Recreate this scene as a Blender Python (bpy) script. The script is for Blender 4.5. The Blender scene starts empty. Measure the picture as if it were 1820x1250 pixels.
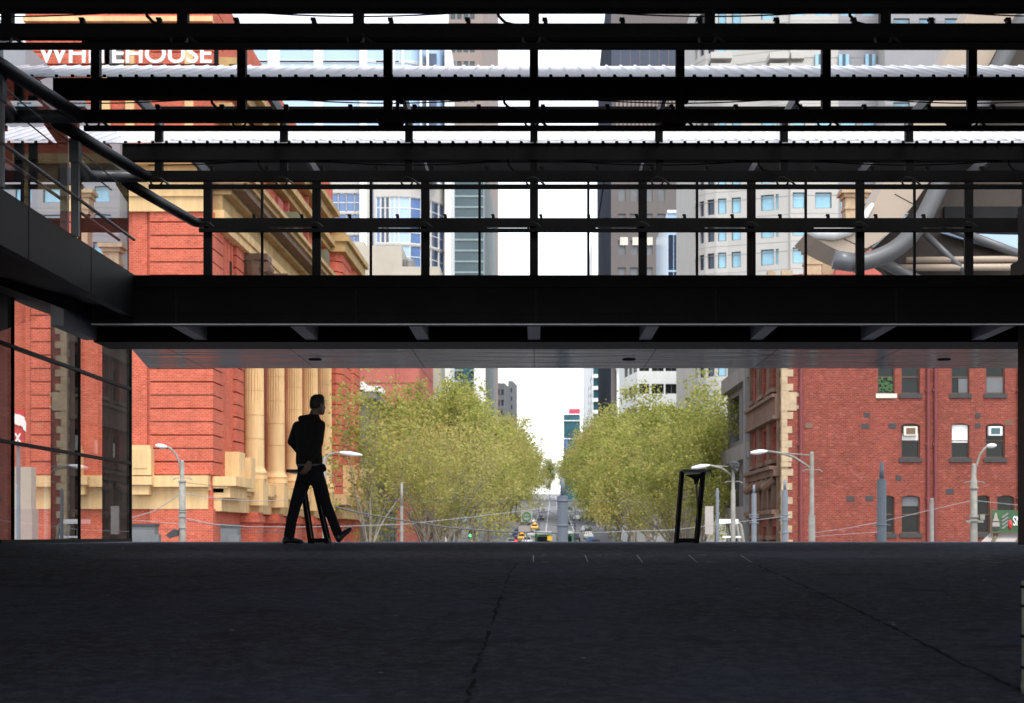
import bpy, math, random
from mathutils import Vector
random.seed(7)
R = math.radians
scene = bpy.context.scene
COL = scene.collection
# ------------------------------------------------------------------ frame of reference
F = 3000.0; VX = 949.0; HY = 950.0; CZ = 0.116      # eye 0.116 m above the crest of the ramp
def X(px, Y): return (px - VX) * Y / F
def Z(py, Y): return CZ + (HY - py) * Y / F
SL = 34 / 3000.0
def xc(Y): return SL * Y                             # centre line of the street
def gz(Y):                                           # height of the street
    pts = [(0, -4.4), (105, -4.4), (274, -2.6), (400, 1.6), (520, 5.8), (700, 12.2), (1000, 22), (2500, 60)]
    for (a, za), (b, zb) in zip(pts, pts[1:]):
        if Y <= b: return za + (zb - za) * (Y - a) / (b - a)
    return 60
# ------------------------------------------------------------------ materials
def S(r, g, b, k=0.66):
    f = lambda c: ((c / 255 + 0.055) / 1.055) ** 2.4 if c > 10 else c / 255 / 12.92
    return (min(.9, f(r) * k), min(.9, f(g) * k), min(.9, f(b) * k), 1)
def mix_rgb(nt, fac, a, b, typ='MIX'):
    n = nt.nodes.new('ShaderNodeMix'); n.data_type = 'RGBA'; n.blend_type = typ
    for sock, v in ((n.inputs[0], fac), (n.inputs[6], a), (n.inputs[7], b)):
        if isinstance(v, bpy.types.NodeSocket): nt.links.new(v, sock)
        else: sock.default_value = v
    return n.outputs[2]
def new_mat(name):
    m = bpy.data.materials.new(name); m.use_nodes = True
    return m, m.node_tree, m.node_tree.nodes['Principled BSDF']
def mat(name, col, rough=.6, metal=0, var=.15, scale=.6, bump=0, bscale=20, spec=.5, emit=None, stretch=None):
    m, nt, p = new_mat(name)
    p.inputs['Roughness'].default_value = rough; p.inputs['Metallic'].default_value = metal
    p.inputs['Specular IOR Level'].default_value = spec
    geo = nt.nodes.new('ShaderNodeNewGeometry'); pos = geo.outputs['Position']
    if stretch:
        mp = nt.nodes.new('ShaderNodeMapping'); mp.inputs['Scale'].default_value = stretch
        nt.links.new(pos, mp.inputs['Vector']); pos = mp.outputs['Vector']
    if var > 0:
        n = nt.nodes.new('ShaderNodeTexNoise'); n.inputs['Scale'].default_value = scale
        n.inputs['Detail'].default_value = 6; n.inputs['Roughness'].default_value = .65
        nt.links.new(pos, n.inputs['Vector'])
        lo = tuple(c * (1 - var) for c in col[:3]) + (1,); hi = tuple(min(1, c * (1 + var)) for c in col[:3]) + (1,)
        r = nt.nodes.new('ShaderNodeValToRGB'); r.color_ramp.elements[0].position = .32; r.color_ramp.elements[1].position = .68
        r.color_ramp.elements[0].color = lo; r.color_ramp.elements[1].color = hi
        nt.links.new(n.outputs['Fac'], r.inputs['Fac']); nt.links.new(r.outputs['Color'], p.inputs['Base Color'])
    else: p.inputs['Base Color'].default_value = col
    if bump:
        n2 = nt.nodes.new('ShaderNodeTexNoise'); n2.inputs['Scale'].default_value = bscale; n2.inputs['Detail'].default_value = 4
        nt.links.new(pos, n2.inputs['Vector'])
        b = nt.nodes.new('ShaderNodeBump'); b.inputs['Strength'].default_value = bump; b.inputs['Distance'].default_value = .02
        nt.links.new(n2.outputs['Fac'], b.inputs['Height']); nt.links.new(b.outputs['Normal'], p.inputs['Normal'])
    if emit:
        p.inputs['Emission Color'].default_value = emit[:3] + (1,); p.inputs['Emission Strength'].default_value = emit[3]
    return m
def brick(name, c1, c2, mortar, rh=.085, bw=.25, var=.3):
    m, nt, p = new_mat(name)
    p.inputs['Roughness'].default_value = .85; p.inputs['Specular IOR Level'].default_value = .2
    geo = nt.nodes.new('ShaderNodeNewGeometry'); sep = nt.nodes.new('ShaderNodeSeparateXYZ')
    nt.links.new(geo.outputs['Position'], sep.inputs[0])
    add = nt.nodes.new('ShaderNodeMath'); add.operation = 'ADD'
    nt.links.new(sep.outputs['X'], add.inputs[0]); nt.links.new(sep.outputs['Y'], add.inputs[1])
    cmb = nt.nodes.new('ShaderNodeCombineXYZ')
    nt.links.new(add.outputs[0], cmb.inputs['X']); nt.links.new(sep.outputs['Z'], cmb.inputs['Y'])
    bt = nt.nodes.new('ShaderNodeTexBrick'); nt.links.new(cmb.outputs[0], bt.inputs['Vector'])
    bt.inputs['Scale'].default_value = 1; bt.inputs['Brick Width'].default_value = bw; bt.inputs['Row Height'].default_value = rh
    bt.inputs['Mortar Size'].default_value = .011; bt.inputs['Color1'].default_value = c1; bt.inputs['Color2'].default_value = c2
    bt.inputs['Mortar'].default_value = mortar; bt.inputs['Bias'].default_value = -.1
    # blotches of wear and soot, plus scattered pale and dark bricks
    n = nt.nodes.new('ShaderNodeTexNoise'); n.inputs['Scale'].default_value = .35; n.inputs['Detail'].default_value = 7; n.inputs['Roughness'].default_value = .7
    nt.links.new(geo.outputs['Position'], n.inputs['Vector'])
    r = nt.nodes.new('ShaderNodeValToRGB'); r.color_ramp.elements[0].position = .3; r.color_ramp.elements[1].position = .7
    r.color_ramp.elements[0].color = (1 - var, 1 - var, 1 - var, 1); r.color_ramp.elements[1].color = (1.12, 1.1, 1.1, 1)
    nt.links.new(n.outputs['Fac'], r.inputs['Fac'])
    out = mix_rgb(nt, 1, bt.outputs['Color'], r.outputs['Color'], 'MULTIPLY')
    ms = nt.nodes.new('ShaderNodeMapping'); ms.inputs['Scale'].default_value = (1.1, 1.1, .1); nt.links.new(geo.outputs['Position'], ms.inputs['Vector'])
    ns = nt.nodes.new('ShaderNodeTexNoise'); ns.inputs['Scale'].default_value = 1; ns.inputs['Detail'].default_value = 6; ns.inputs['Roughness'].default_value = .65
    nt.links.new(ms.outputs['Vector'], ns.inputs['Vector'])
    rs = nt.nodes.new('ShaderNodeMapRange'); rs.inputs[1].default_value = .54; rs.inputs[2].default_value = .78; rs.inputs[4].default_value = var * 1.6
    nt.links.new(ns.outputs['Fac'], rs.inputs[0]); out = mix_rgb(nt, rs.outputs[0], out, (.07, .035, .028, 1))
    mp = nt.nodes.new('ShaderNodeMapping'); mp.inputs['Scale'].default_value = (5, 13.5, 1); nt.links.new(cmb.outputs[0], mp.inputs['Vector'])
    wn = nt.nodes.new('ShaderNodeTexVoronoi'); wn.inputs['Scale'].default_value = 1.0; nt.links.new(mp.outputs['Vector'], wn.inputs['Vector'])
    sp = nt.nodes.new('ShaderNodeSeparateColor'); nt.links.new(wn.outputs['Color'], sp.inputs[0])
    mr = nt.nodes.new('ShaderNodeMapRange'); mr.inputs[1].default_value = .8; mr.inputs[2].default_value = 1; mr.inputs[4].default_value = .34
    nt.links.new(sp.outputs[0], mr.inputs[0])
    out = mix_rgb(nt, mr.outputs[0], out, tuple(min(1, c * 1.5 + .08) for c in c1[:3]) + (1,))
    mr2 = nt.nodes.new('ShaderNodeMapRange'); mr2.inputs[1].default_value = .8; mr2.inputs[2].default_value = 1; mr2.inputs[4].default_value = .38
    nt.links.new(sp.outputs[1], mr2.inputs[0])
    out = mix_rgb(nt, mr2.outputs[0], out, tuple(c * .55 for c in c2[:3]) + (1,))
    nt.links.new(out, p.inputs['Base Color'])
    return m
def glass_mix(name, refl, tint, bump=0, bscale=.8, gcol=.95):
    m = bpy.data.materials.new(name); m.use_nodes = True; nt = m.node_tree; nt.nodes.clear()
    o = nt.nodes.new('ShaderNodeOutputMaterial'); mx = nt.nodes.new('ShaderNodeMixShader')
    t = nt.nodes.new('ShaderNodeBsdfTransparent'); g = nt.nodes.new('ShaderNodeBsdfGlossy')
    t.inputs['Color'].default_value = tint; g.inputs['Roughness'].default_value = 0; g.inputs['Color'].default_value = (gcol, gcol * 1.02, min(1, gcol * 1.05), 1)
    mx.inputs[0].default_value = refl
    if bump:
        geo = nt.nodes.new('ShaderNodeNewGeometry')
        n = nt.nodes.new('ShaderNodeTexNoise'); n.inputs['Scale'].default_value = bscale; n.inputs['Detail'].default_value = 1
        nt.links.new(geo.outputs['Position'], n.inputs['Vector'])
        b = nt.nodes.new('ShaderNodeBump'); b.inputs['Strength'].default_value = bump; b.inputs['Distance'].default_value = .02
        nt.links.new(n.outputs['Fac'], b.inputs['Height']); nt.links.new(b.outputs['Normal'], g.inputs['Normal'])
    nt.links.new(t.outputs[0], mx.inputs[1]); nt.links.new(g.outputs[0], mx.inputs[2]); nt.links.new(mx.outputs[0], o.inputs[0])
    return m
def leaf_mat(name, a, b, c):
    m = bpy.data.materials.new(name); m.use_nodes = True; nt = m.node_tree; nt.nodes.clear()
    o = nt.nodes.new('ShaderNodeOutputMaterial'); mx = nt.nodes.new('ShaderNodeMixShader'); mx.inputs[0].default_value = .5
    d = nt.nodes.new('ShaderNodeBsdfDiffuse'); t = nt.nodes.new('ShaderNodeBsdfTranslucent')
    geo = nt.nodes.new('ShaderNodeNewGeometry'); oi = nt.nodes.new('ShaderNodeObjectInfo')
    r = nt.nodes.new('ShaderNodeValToRGB'); e = r.color_ramp.elements
    e[0].color = a; e[1].color = c; e[0].position = .05; e[1].position = .95; k = e.new(.5); k.color = b
    n = nt.nodes.new('ShaderNodeTexNoise'); n.inputs['Scale'].default_value = .45; nt.links.new(geo.outputs['Position'], n.inputs['Vector'])
    m1 = nt.nodes.new('ShaderNodeMath'); m1.operation = 'MULTIPLY_ADD'; m1.inputs[1].default_value = .55; 
    nt.links.new(geo.outputs['Random Per Island'], m1.inputs[0])
    m2 = nt.nodes.new('ShaderNodeMath'); m2.operation = 'MULTIPLY_ADD'; m2.inputs[1].default_value = .9; m2.inputs[2].default_value = -.38
    nt.links.new(n.outputs['Fac'], m2.inputs[0]); nt.links.new(m2.outputs[0], m1.inputs[2])
    m3 = nt.nodes.new('ShaderNodeMath'); m3.operation = 'MULTIPLY_ADD'; m3.inputs[1].default_value = .38
    nt.links.new(oi.outputs['Random'], m3.inputs[0]); nt.links.new(m1.outputs[0], m3.inputs[2])
    nt.links.new(m3.outputs[0], r.inputs['Fac'])
    nt.links.new(r.outputs['Color'], d.inputs['Color']); nt.links.new(r.outputs['Color'], t.inputs['Color'])
    nt.links.new(d.outputs[0], mx.inputs[1]); nt.links.new(t.outputs[0], mx.inputs[2]); nt.links.new(mx.outputs[0], o.inputs[0])
    return m
M = {}
M['black'] = mat('black_paint', (.006, .006, .0063, 1), .55, var=.3, scale=2, spec=.05)
M['dark'] = mat('dark_grey_paint', (.02, .02, .022, 1), .4, var=.2, scale=1.5, spec=.3)
M['charcoal'] = mat('charcoal_cladding', (.014, .014, .015, 1), .5, var=.25, scale=1.2, stretch=(1, 1, .3), spec=.1)
M['steel'] = mat('grey_steel_paint', (.10, .105, .115, 1), .35, var=.1, scale=2)
M['fin'] = mat('pale_fin', (.5, .5, .55, 1), .5, var=.15, scale=1)
M['tubegrey'] = mat('pale_grey_tube', (.095, .095, .098, 1), .4, var=.1)
M['alu'] = mat('aluminium_soffit', (.062, .062, .068, 1), .12, 1, var=.25, scale=1.5, bump=.9, bscale=1.2, stretch=(.55, 3.6, 1))
M['alu'].node_tree.nodes['Principled BSDF'].inputs['Specular Tint'].default_value = (.3, .3, .32, 1)
M['zinc'] = mat('corrugated_zinc', (.62, .61, .63, 1), .45, 0, var=.12, scale=3, stretch=(4, .6, 1))
M['plate'] = mat('pale_beam', (.07, .07, .075, 1), .5, var=.1)
M['floor'] = mat('asphalt', (.0105, .0105, .0128, 1), .7, var=.55, scale=1.6, bump=.8, bscale=26, spec=.06, stretch=(.5, 1, 1))
def floor_mat():
    m, nt, p = new_mat('asphalt'); p.inputs['Roughness'].default_value = .85; p.inputs['Specular IOR Level'].default_value = .03
    geo = nt.nodes.new('ShaderNodeNewGeometry'); L = nt.links.new
    def noise(scale, st, det, ro=.6):
        mp = nt.nodes.new('ShaderNodeMapping'); mp.inputs['Scale'].default_value = st; L(geo.outputs['Position'], mp.inputs['Vector'])
        n = nt.nodes.new('ShaderNodeTexNoise'); n.inputs['Scale'].default_value = scale; n.inputs['Detail'].default_value = det; n.inputs['Roughness'].default_value = ro
        L(mp.outputs['Vector'], n.inputs['Vector']); return n.outputs['Fac']
    def ramp(f, a, b):
        r = nt.nodes.new('ShaderNodeMapRange'); r.inputs[1].default_value = a; r.inputs[2].default_value = b; L(f, r.inputs[0]); return r.outputs[0]
    c = mix_rgb(nt, ramp(noise(.35, (1, .8, 1), 5), .42, .6), (.033, .033, .041, 1), (.042, .048, .074, 1))  # broad bluish areas paint the sky's sheen into the floor colour
    c = mix_rgb(nt, ramp(noise(9, (1, 1, 1), 8, .8), .45, .72), c, (.095, .096, .115, 1))      # aggregate
    c = mix_rgb(nt, ramp(noise(1.6, (.7, 1, 1), 7, .75), .56, .74), c, (.012, .012, .014, 1))   # oil and damp patches
    c = mix_rgb(nt, ramp(noise(4.2, (.35, 1.6, 1), 6, .7), .66, .8), c, (.13, .135, .15, 1))    # pale scuffs
    v = nt.nodes.new('ShaderNodeTexVoronoi'); v.inputs['Scale'].default_value = 1.7; v.feature = 'F1'; L(geo.outputs['Position'], v.inputs['Vector'])
    sp = ramp(v.outputs['Distance'], .035, .02)
    c = mix_rgb(nt, sp, c, (.3, .3, .31, 1))                                                 # litter and gum
    L(c, p.inputs['Base Color'])
    b = nt.nodes.new('ShaderNodeBump'); b.inputs['Strength'].default_value = .6; b.inputs['Distance'].default_value = .02
    L(noise(22, (1, 1, 1), 4), b.inputs['Height']); L(b.outputs['Normal'], p.inputs['Normal'])
    return m
M['floor'] = floor_mat()
M['joint'] = mat('dark_joint', (.016, .016, .019, 1), .9, var=.6, scale=5, spec=0.03)
M['strip'] = mat('worn_metal_strip', (.16, .16, .16, 1), .6, var=.6, scale=6)
M['ground'] = mat('city_ground', (.12, .12, .12, 1), .9, var=.2, scale=.2)
M['road'] = mat('road_asphalt', (.16, .16, .17, 1), .8, var=.2, scale=.3)
M['pave'] = mat('bluestone', (.13, .13, .14, 1), .8, var=.2, scale=.8)
M['mark'] = mat('road_paint', (.75, .75, .75, 1), .7, var=.1)
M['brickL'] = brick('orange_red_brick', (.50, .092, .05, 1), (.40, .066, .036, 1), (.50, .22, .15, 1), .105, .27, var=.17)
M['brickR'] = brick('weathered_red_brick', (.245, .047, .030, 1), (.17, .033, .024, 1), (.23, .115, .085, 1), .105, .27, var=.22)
M['brickD'] = brick('dusky_red_brick', (.37, .075, .05, 1), (.30, .055, .04, 1), (.3, .13, .09, 1))
M['redpaint'] = mat('red_render', (.40, .095, .075, 1), .8, var=.15)
M['cream'] = mat('cream_stone', S(246, 206, 148), .8, var=.2, scale=.9, stretch=(1.4, 1.4, .22))
M['creamd'] = mat('shaded_cream_stone', S(196, 162, 108), .8, var=.25, scale=.9)  # cream stone with the shade of the cornices put into its colour
M['sand'] = mat('sandstone_quoin', S(205, 180, 146), .85, var=.2, scale=2)
M['brownst'] = mat('brown_sandstone', S(125, 98, 80), .85, var=.35, scale=1.2)
M['greyst'] = mat('mossy_grey_stone', S(110, 106, 80), .85, var=.3, scale=1)
M['slate'] = mat('dark_sill', (.035, .035, .036, 1), .7, var=.2, scale=3)
M['pipe'] = mat('dark_red_pipe', (.16, .03, .032, 1), .6, var=.2)
M['wglass'] = mat('dark_window_glass', (.012, .014, .014, 1), .03, var=.3, scale=.4, spec=.22)
M['wframe'] = mat('brown_frame', (.10, .05, .035, 1), .7, var=.2)
M['white'] = mat('white_paint', (.78, .78, .76, 1), .6, var=.06)
M['offwhite'] = mat('off_white_plastic', (.6, .56, .46, 1), .6, var=.1)
M['cyan'] = mat('sky_tinted_glass', S(168, 222, 246, .62), .1, var=.16, scale=.4, spec=.5)  # base colour carries the sky reflected in the panes
M['blueg'] = mat('blue_curtain_glass', S(108, 138, 190), .08, var=.35, scale=.12, spec=.6)
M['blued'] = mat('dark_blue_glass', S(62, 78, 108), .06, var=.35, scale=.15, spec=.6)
M['bluep'] = mat('pale_blue_panel', S(192, 220, 250, .68), .15, var=.06, scale=.1)
M['tealg'] = mat('teal_glass', S(62, 110, 120), .08, var=.4, scale=.06, spec=.5)
M['slatg'] = mat('grey_green_glass', S(66, 88, 94), .08, var=.3, scale=.1, spec=.5)
M['navy'] = mat('navy_glass', S(52, 62, 84), .08, var=.3, scale=.1, spec=.5)
M['beige'] = mat('beige_panel', S(212, 208, 202), .7, var=.06, scale=.3)
M['beiged'] = mat('beige_concrete', S(206, 200, 184), .8, var=.1, scale=.25)
M['conc'] = mat('grey_concrete', S(150, 150, 148), .8, var=.15, scale=.5)
M['brownt'] = mat('brown_tower_panel', S(116, 108, 106), .7, var=.08, scale=.1)
M['brownl'] = mat('pinkish_rib', S(168, 150, 142), .7, var=.08, scale=.1)
M['greyb'] = mat('grey_facade', S(122, 124, 126), .7, var=.15, scale=.4)
M['palegr'] = mat('pale_green_grey_line', S(158, 178, 180), .6, var=.05)
M['pink'] = mat('pink_brick_wall', S(198, 110, 98), .85, var=.12, scale=.4)
M['shell'] = mat('beige_shell', S(196, 176, 156, .66), .55, var=.05, scale=.4)
M['navym'] = mat('matt_navy_wall', S(50, 58, 74), .8, var=.2, scale=.15, spec=.05)  # matt navy for the dark glass side of the brown tower
M['plant'] = mat('window_plant_leaf', (.035, .10, .025, 1), .7, var=.4, scale=9)
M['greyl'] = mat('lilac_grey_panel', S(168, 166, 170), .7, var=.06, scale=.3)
M['shellw'] = mat('white_shell_edge', (.7, .7, .7, 1), .5, var=.04)
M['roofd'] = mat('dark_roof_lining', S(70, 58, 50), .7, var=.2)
M['pole'] = mat('galvanised_pole', S(150, 160, 170, .5), .5, 0, var=.12, scale=2)
M['poled'] = mat('blue_grey_pole', S(118, 128, 140, .5), .5, var=.12, scale=2)
M['conp'] = mat('weathered_pale_pole', S(176, 172, 162, .5), .7, var=.25, scale=3)
M['lamp'] = mat('lamp_head', (.75, .77, .78, 1), .4, var=.05)
M['wire'] = mat('wire', (.035, .04, .048, 1), .5, var=0)
M['wirel'] = mat('pale_wire', (.24, .24, .24, 1), .5, var=0)
M['bark'] = mat('plane_bark', (.23, .20, .165, 1), .9, var=.35, scale=4)
M['leaf'] = leaf_mat('spring_leaves', (.19, .225, .05, 1), (.42, .43, .12, 1), (.58, .48, .2, 1))
M['green'] = mat('green_sign', S(62, 104, 62), .6, var=.15, scale=3)
M['red'] = mat('red_paint', (.5, .03, .03, 1), .6, var=.1)
M['awn'] = mat('awning_lining', S(190, 180, 172), .7, var=.08)
M['awnb'] = mat('awning_beam', S(112, 92, 70), .7, var=.1)
M['taxi'] = mat('taxi_yellow', (.75, .42, .02, 1), .3, var=0)
M['silver'] = mat('silver_car', (.5, .5, .52, 1), .3, .3, var=0)
M['cardark'] = mat('dark_car', (.03, .03, .04, 1), .25, var=0)
M['blue'] = mat('blue_car', (.05, .12, .3, 1), .25, var=0)
M['tyre'] = mat('tyre', (.02, .02, .02, 1), .8, var=0)
M['headl'] = mat('headlight', (.8, .8, .8, 1), .2, var=0)
M['amber'] = mat('amber_light', (.9, .3, .02, 1), .3, var=0, emit=(1, .3, .03, 1))
M['tramgreen'] = mat('tram_green', (.06, .22, .10, 1), .35, var=0)
M['lgreen'] = mat('green_signal', (.02, .5, .15, 1), .3, var=0, emit=(.05, 1, .3, 1))
M['lred'] = mat('red_signal', (.6, .02, .03, 1), .3, var=0, emit=(1, .05, .08, 1))
M['skin'] = mat('skin', (.15, .092, .066, 1), .6, var=.05)
M['hood'] = mat('black_cotton', (.017, .017, .018, 1), .95, var=.2, scale=20, bump=.4, bscale=60, spec=.1)
M['denim'] = mat('black_denim', (.014, .014, .017, 1), .95, var=.2, scale=30, spec=.1)
M['shirt'] = mat('white_shirt', (.12, .12, .15, 1), .9, var=.05)
M['hair'] = mat('dark_hair', (.014, .011, .009, 1), .7, var=.3, scale=40)
M['shoe'] = mat('black_shoe', (.016, .016, .018, 1), .4, var=0)
M['olive'] = mat('olive_grey_wrap', (.24, .24, .19, 1), .7, var=.2, scale=4)
M['glassR'] = glass_mix('reflective_glass', .27, (.86, .86, .84, 1), .012, .5)
M['glassU'] = glass_mix('wavy_balustrade_glass', .86, (.45, .47, .48, 1), .05, .9, .78)
# ------------------------------------------------------------------ mesh builder
ORG = {}
class MB:
    def __init__(s): s.v = []; s.f = []; s.m = []
    def face(s, pts, mi=0):
        n = len(s.v); s.v += [tuple(p) for p in pts]; s.f.append(tuple(range(n, n + len(pts)))); s.m.append(mi)
    def box(s, x0, x1, y0, y1, z0, z1, mi=0):
        n = len(s.v)
        s.v += [(x0, y0, z0), (x1, y0, z0), (x1, y1, z0), (x0, y1, z0), (x0, y0, z1), (x1, y0, z1), (x1, y1, z1), (x0, y1, z1)]
        for q in ((0, 3, 2, 1), (4, 5, 6, 7), (0, 1, 5, 4), (1, 2, 6, 5), (2, 3, 7, 6), (3, 0, 4, 7)):
            s.f.append(tuple(n + i for i in q)); s.m.append(mi)
    def prism(s, poly, z0, z1, mi=0):                 # plan polygon raised from z0 to z1
        n = len(s.v); k = len(poly)
        s.v += [(p[0], p[1], z0) for p in poly] + [(p[0], p[1], z1) for p in poly]
        s.f.append(tuple(n + i for i in range(k))[::-1]); s.f.append(tuple(n + k + i for i in range(k))); s.m += [mi, mi]
        for i in range(k):
            j = (i + 1) % k; s.f.append((n + i, n + j, n + k + j, n + k + i)); s.m.append(mi)
    def extr(s, poly, d, mi=0):                       # 3D polygon pushed along the vector d
        n = len(s.v); k = len(poly); d = Vector(d)
        s.v += [tuple(p) for p in poly] + [tuple(Vector(p) + d) for p in poly]
        s.f.append(tuple(n + i for i in range(k))[::-1]); s.f.append(tuple(n + k + i for i in range(k))); s.m += [mi, mi]
        for i in range(k):
            j = (i + 1) % k; s.f.append((n + i, n + j, n + k + j, n + k + i)); s.m.append(mi)
    def tube(s, pts, r, seg=8, mi=0, cap=True):
        pts = [Vector(p) for p in pts]; rs = r if isinstance(r, (list, tuple)) else [r] * len(pts)
        n = len(s.v); up = None
        for i, p in enumerate(pts):
            t = (pts[min(i + 1, len(pts) - 1)] - pts[max(i - 1, 0)]).normalized()
            if up is None:
                up = Vector((0, 0, 1)) if abs(t.z) < .9 else Vector((0, 1, 0))
            a = t.cross(up).normalized(); b = a.cross(t).normalized(); up = b
            for j in range(seg):
                an = 2 * math.pi * j / seg
                s.v.append(tuple(p + a * (rs[i] * math.cos(an)) + b * (rs[i] * math.sin(an))))
        for i in range(len(pts) - 1):
            for j in range(seg):
                k = (j + 1) % seg
                s.f.append((n + i * seg + j, n + i * seg + k, n + (i + 1) * seg + k, n + (i + 1) * seg + j)); s.m.append(mi)
        if cap:
            s.f.append(tuple(n + j for j in range(seg))[::-1]); s.f.append(tuple(n + (len(pts) - 1) * seg + j for j in range(seg))); s.m += [mi, mi]
    def lathe(s, c, prof, seg=16, mi=0):              # (radius, z) profile about a vertical axis
        n = len(s.v)
        for r, z in prof:
            for j in range(seg):
                an = 2 * math.pi * j / seg; s.v.append((c[0] + r * math.cos(an), c[1] + r * math.sin(an), c[2] + z))
        for i in range(len(prof) - 1):
            for j in range(seg):
                k = (j + 1) % seg; s.f.append((n + i * seg + j, n + i * seg + k, n + (i + 1) * seg + k, n + (i + 1) * seg + j)); s.m.append(mi)
        s.f.append(tuple(n + j for j in range(seg))[::-1]); s.f.append(tuple(n + (len(prof) - 1) * seg + j for j in range(seg))); s.m += [mi, mi]
    def rings(s, rings, mi=0):                        # closed loft through rings of equal count
        n = len(s.v); k = len(rings[0])
        for r in rings: s.v += [tuple(p) for p in r]
        for i in range(len(rings) - 1):
            for j in range(k):
                q = (j + 1) % k; s.f.append((n + i * k + j, n + i * k + q, n + (i + 1) * k + q, n + (i + 1) * k + j)); s.m.append(mi)
        s.f.append(tuple(n + j for j in range(k))[::-1]); s.f.append(tuple(n + (len(rings) - 1) * k + j for j in range(k))); s.m += [mi, mi]
    def build(s, name, mats, parent=None, smooth=False):
        mats = mats if isinstance(mats, (list, tuple)) else [mats]
        o = Vector((0, 0, 0))
        if parent is not None: o = ORG[parent.name]
        me = bpy.data.meshes.new(name)
        me.from_pydata([(v[0] - o[0], v[1] - o[1], v[2] - o[2]) for v in s.v], [], s.f)
        for m in mats: me.materials.append(m)
        me.polygons.foreach_set('material_index', s.m)
        if smooth: me.polygons.foreach_set('use_smooth', [True] * len(s.f))
        me.update()
        ob = bpy.data.objects.new(name, me); COL.objects.link(ob)
        if parent is not None: ob.parent = parent
        ORG[ob.name] = o
        return ob
def tag(o, label=None, cat=None, group=None, kind=None):
    if label: o['label'] = label
    if cat: o['category'] = cat
    if group: o['group'] = group
    if kind: o['kind'] = kind
    return o
def thing(name, loc, label, cat, group=None):
    o = bpy.data.objects.new(name, None); o.empty_display_size = .2; COL.objects.link(o)
    o.location = loc; ORG[o.name] = Vector(loc)
    return tag(o, label, cat, group)
def copy_tree(o, loc=None, rz=None, sc=None, parent=None, label=None):
    c = o.copy(); COL.objects.link(c)
    if parent is not None: c.parent = parent
    if loc is not None: c.location = loc
    if rz is not None: c.rotation_euler = (0, 0, rz)
    if sc is not None: c.scale = (sc, sc, sc) if not isinstance(sc, tuple) else sc
    if label: c['label'] = label
    ORG[c.name] = Vector(c.location)
    for ch in list(o.children): copy_tree(ch, parent=c)
    return c
def structure(mb, name, m): return tag(mb.build(name, m), kind='structure')
# ------------------------------------------------------------------ facades
class Fac:
    """vertical face from p0 to p1 (left to right seen from outside); u along, v up, d inwards"""
    def __init__(s, p0, p1):
        s.p0 = Vector((p0[0], p0[1])); d = Vector((p1[0] - p0[0], p1[1] - p0[1])); s.L = d.length; s.d = d / s.L
        s.n = Vector((-s.d.y, s.d.x))                 # inwards
    def at(s, u, v, d=0):
        p = s.p0 + s.d * u + s.n * d; return (p.x, p.y, v)
    def box(s, mb, u0, u1, v0, v1, d0, d1, mi=0):
        n = len(mb.v)
        mb.v += [s.at(u0, v0, d0), s.at(u1, v0, d0), s.at(u1, v0, d1), s.at(u0, v0, d1), s.at(u0, v1, d0), s.at(u1, v1, d0), s.at(u1, v1, d1), s.at(u0, v1, d1)]
        for q in ((0, 3, 2, 1), (4, 5, 6, 7), (0, 1, 5, 4), (1, 2, 6, 5), (2, 3, 7, 6), (3, 0, 4, 7)):
            mb.f.append(tuple(n + i for i in q)); mb.m.append(mi)
    def wall(s, mb, v0, v1, holes, depth=.25, mi=0, ri=None, u0=0, u1=None):
        u1 = s.L if u1 is None else u1; ri = mi if ri is None else ri
        us = sorted({u0, u1, *[h[0] for h in holes], *[h[1] for h in holes]}); us = [u for u in us if u0 <= u <= u1]
        vs = sorted({v0, v1, *[h[2] for h in holes], *[h[3] for h in holes]}); vs = [v for v in vs if v0 <= v <= v1]
        for a, b in zip(us, us[1:]):
            for c, e in zip(vs, vs[1:]):
                mu, mv = (a + b) / 2, (c + e) / 2
                if not any(h[0] < mu < h[1] and h[2] < mv < h[3] for h in holes):
                    mb.face([s.at(a, c), s.at(b, c), s.at(b, e), s.at(a, e)], mi)
        for a, b, c, e in holes:
            for q in ([(a, c), (b, c)], [(b, c), (b, e)], [(b, e), (a, e)], [(a, e), (a, c)]):
                mb.face([s.at(*q[0], 0), s.at(*q[1], 0), s.at(*q[1], depth), s.at(*q[0], depth)], ri)
    def window(s, parent, u0, u1, v0, v1, depth=.25, frame=None, glass=None, fw=.06, bars=(0, 1), one=True, pd=.0):
        mb = MB(); d = depth - .04
        if fw > 0:
            s.box(mb, u0, u0 + fw, v0, v1, d - .05, d + .03); s.box(mb, u1 - fw, u1, v0, v1, d - .05, d + .03)
            s.box(mb, u0 + fw, u1 - fw, v0, v0 + fw, d - .05, d + .03); s.box(mb, u0 + fw, u1 - fw, v1 - fw, v1, d - .05, d + .03)
            for i in range(bars[0]):
                u = u0 + (u1 - u0) * (i + 1) / (bars[0] + 1); s.box(mb, u - fw / 2, u + fw / 2, v0 + fw, v1 - fw, d - .045, d + .02)
            for i in range(bars[1]):
                v = v0 + (v1 - v0) * (i + 1) / (bars[1] + 1); s.box(mb, u0 + fw, u1 - fw, v - fw / 2, v + fw / 2, d - .04, d + .02)
        g = mb if one else MB()
        k = 1 if one else 0
        g.face([s.at(u0, v0, d + .034), s.at(u1, v0, d + .034), s.at(u1, v1, d + .034), s.at(u0, v1, d + .034)], k)
        if one: return mb.build('window', [frame, glass], parent)
        w = mb.build('window', frame, parent); p = g.build('pane', glass, w); p.parent = w
        return w
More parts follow.
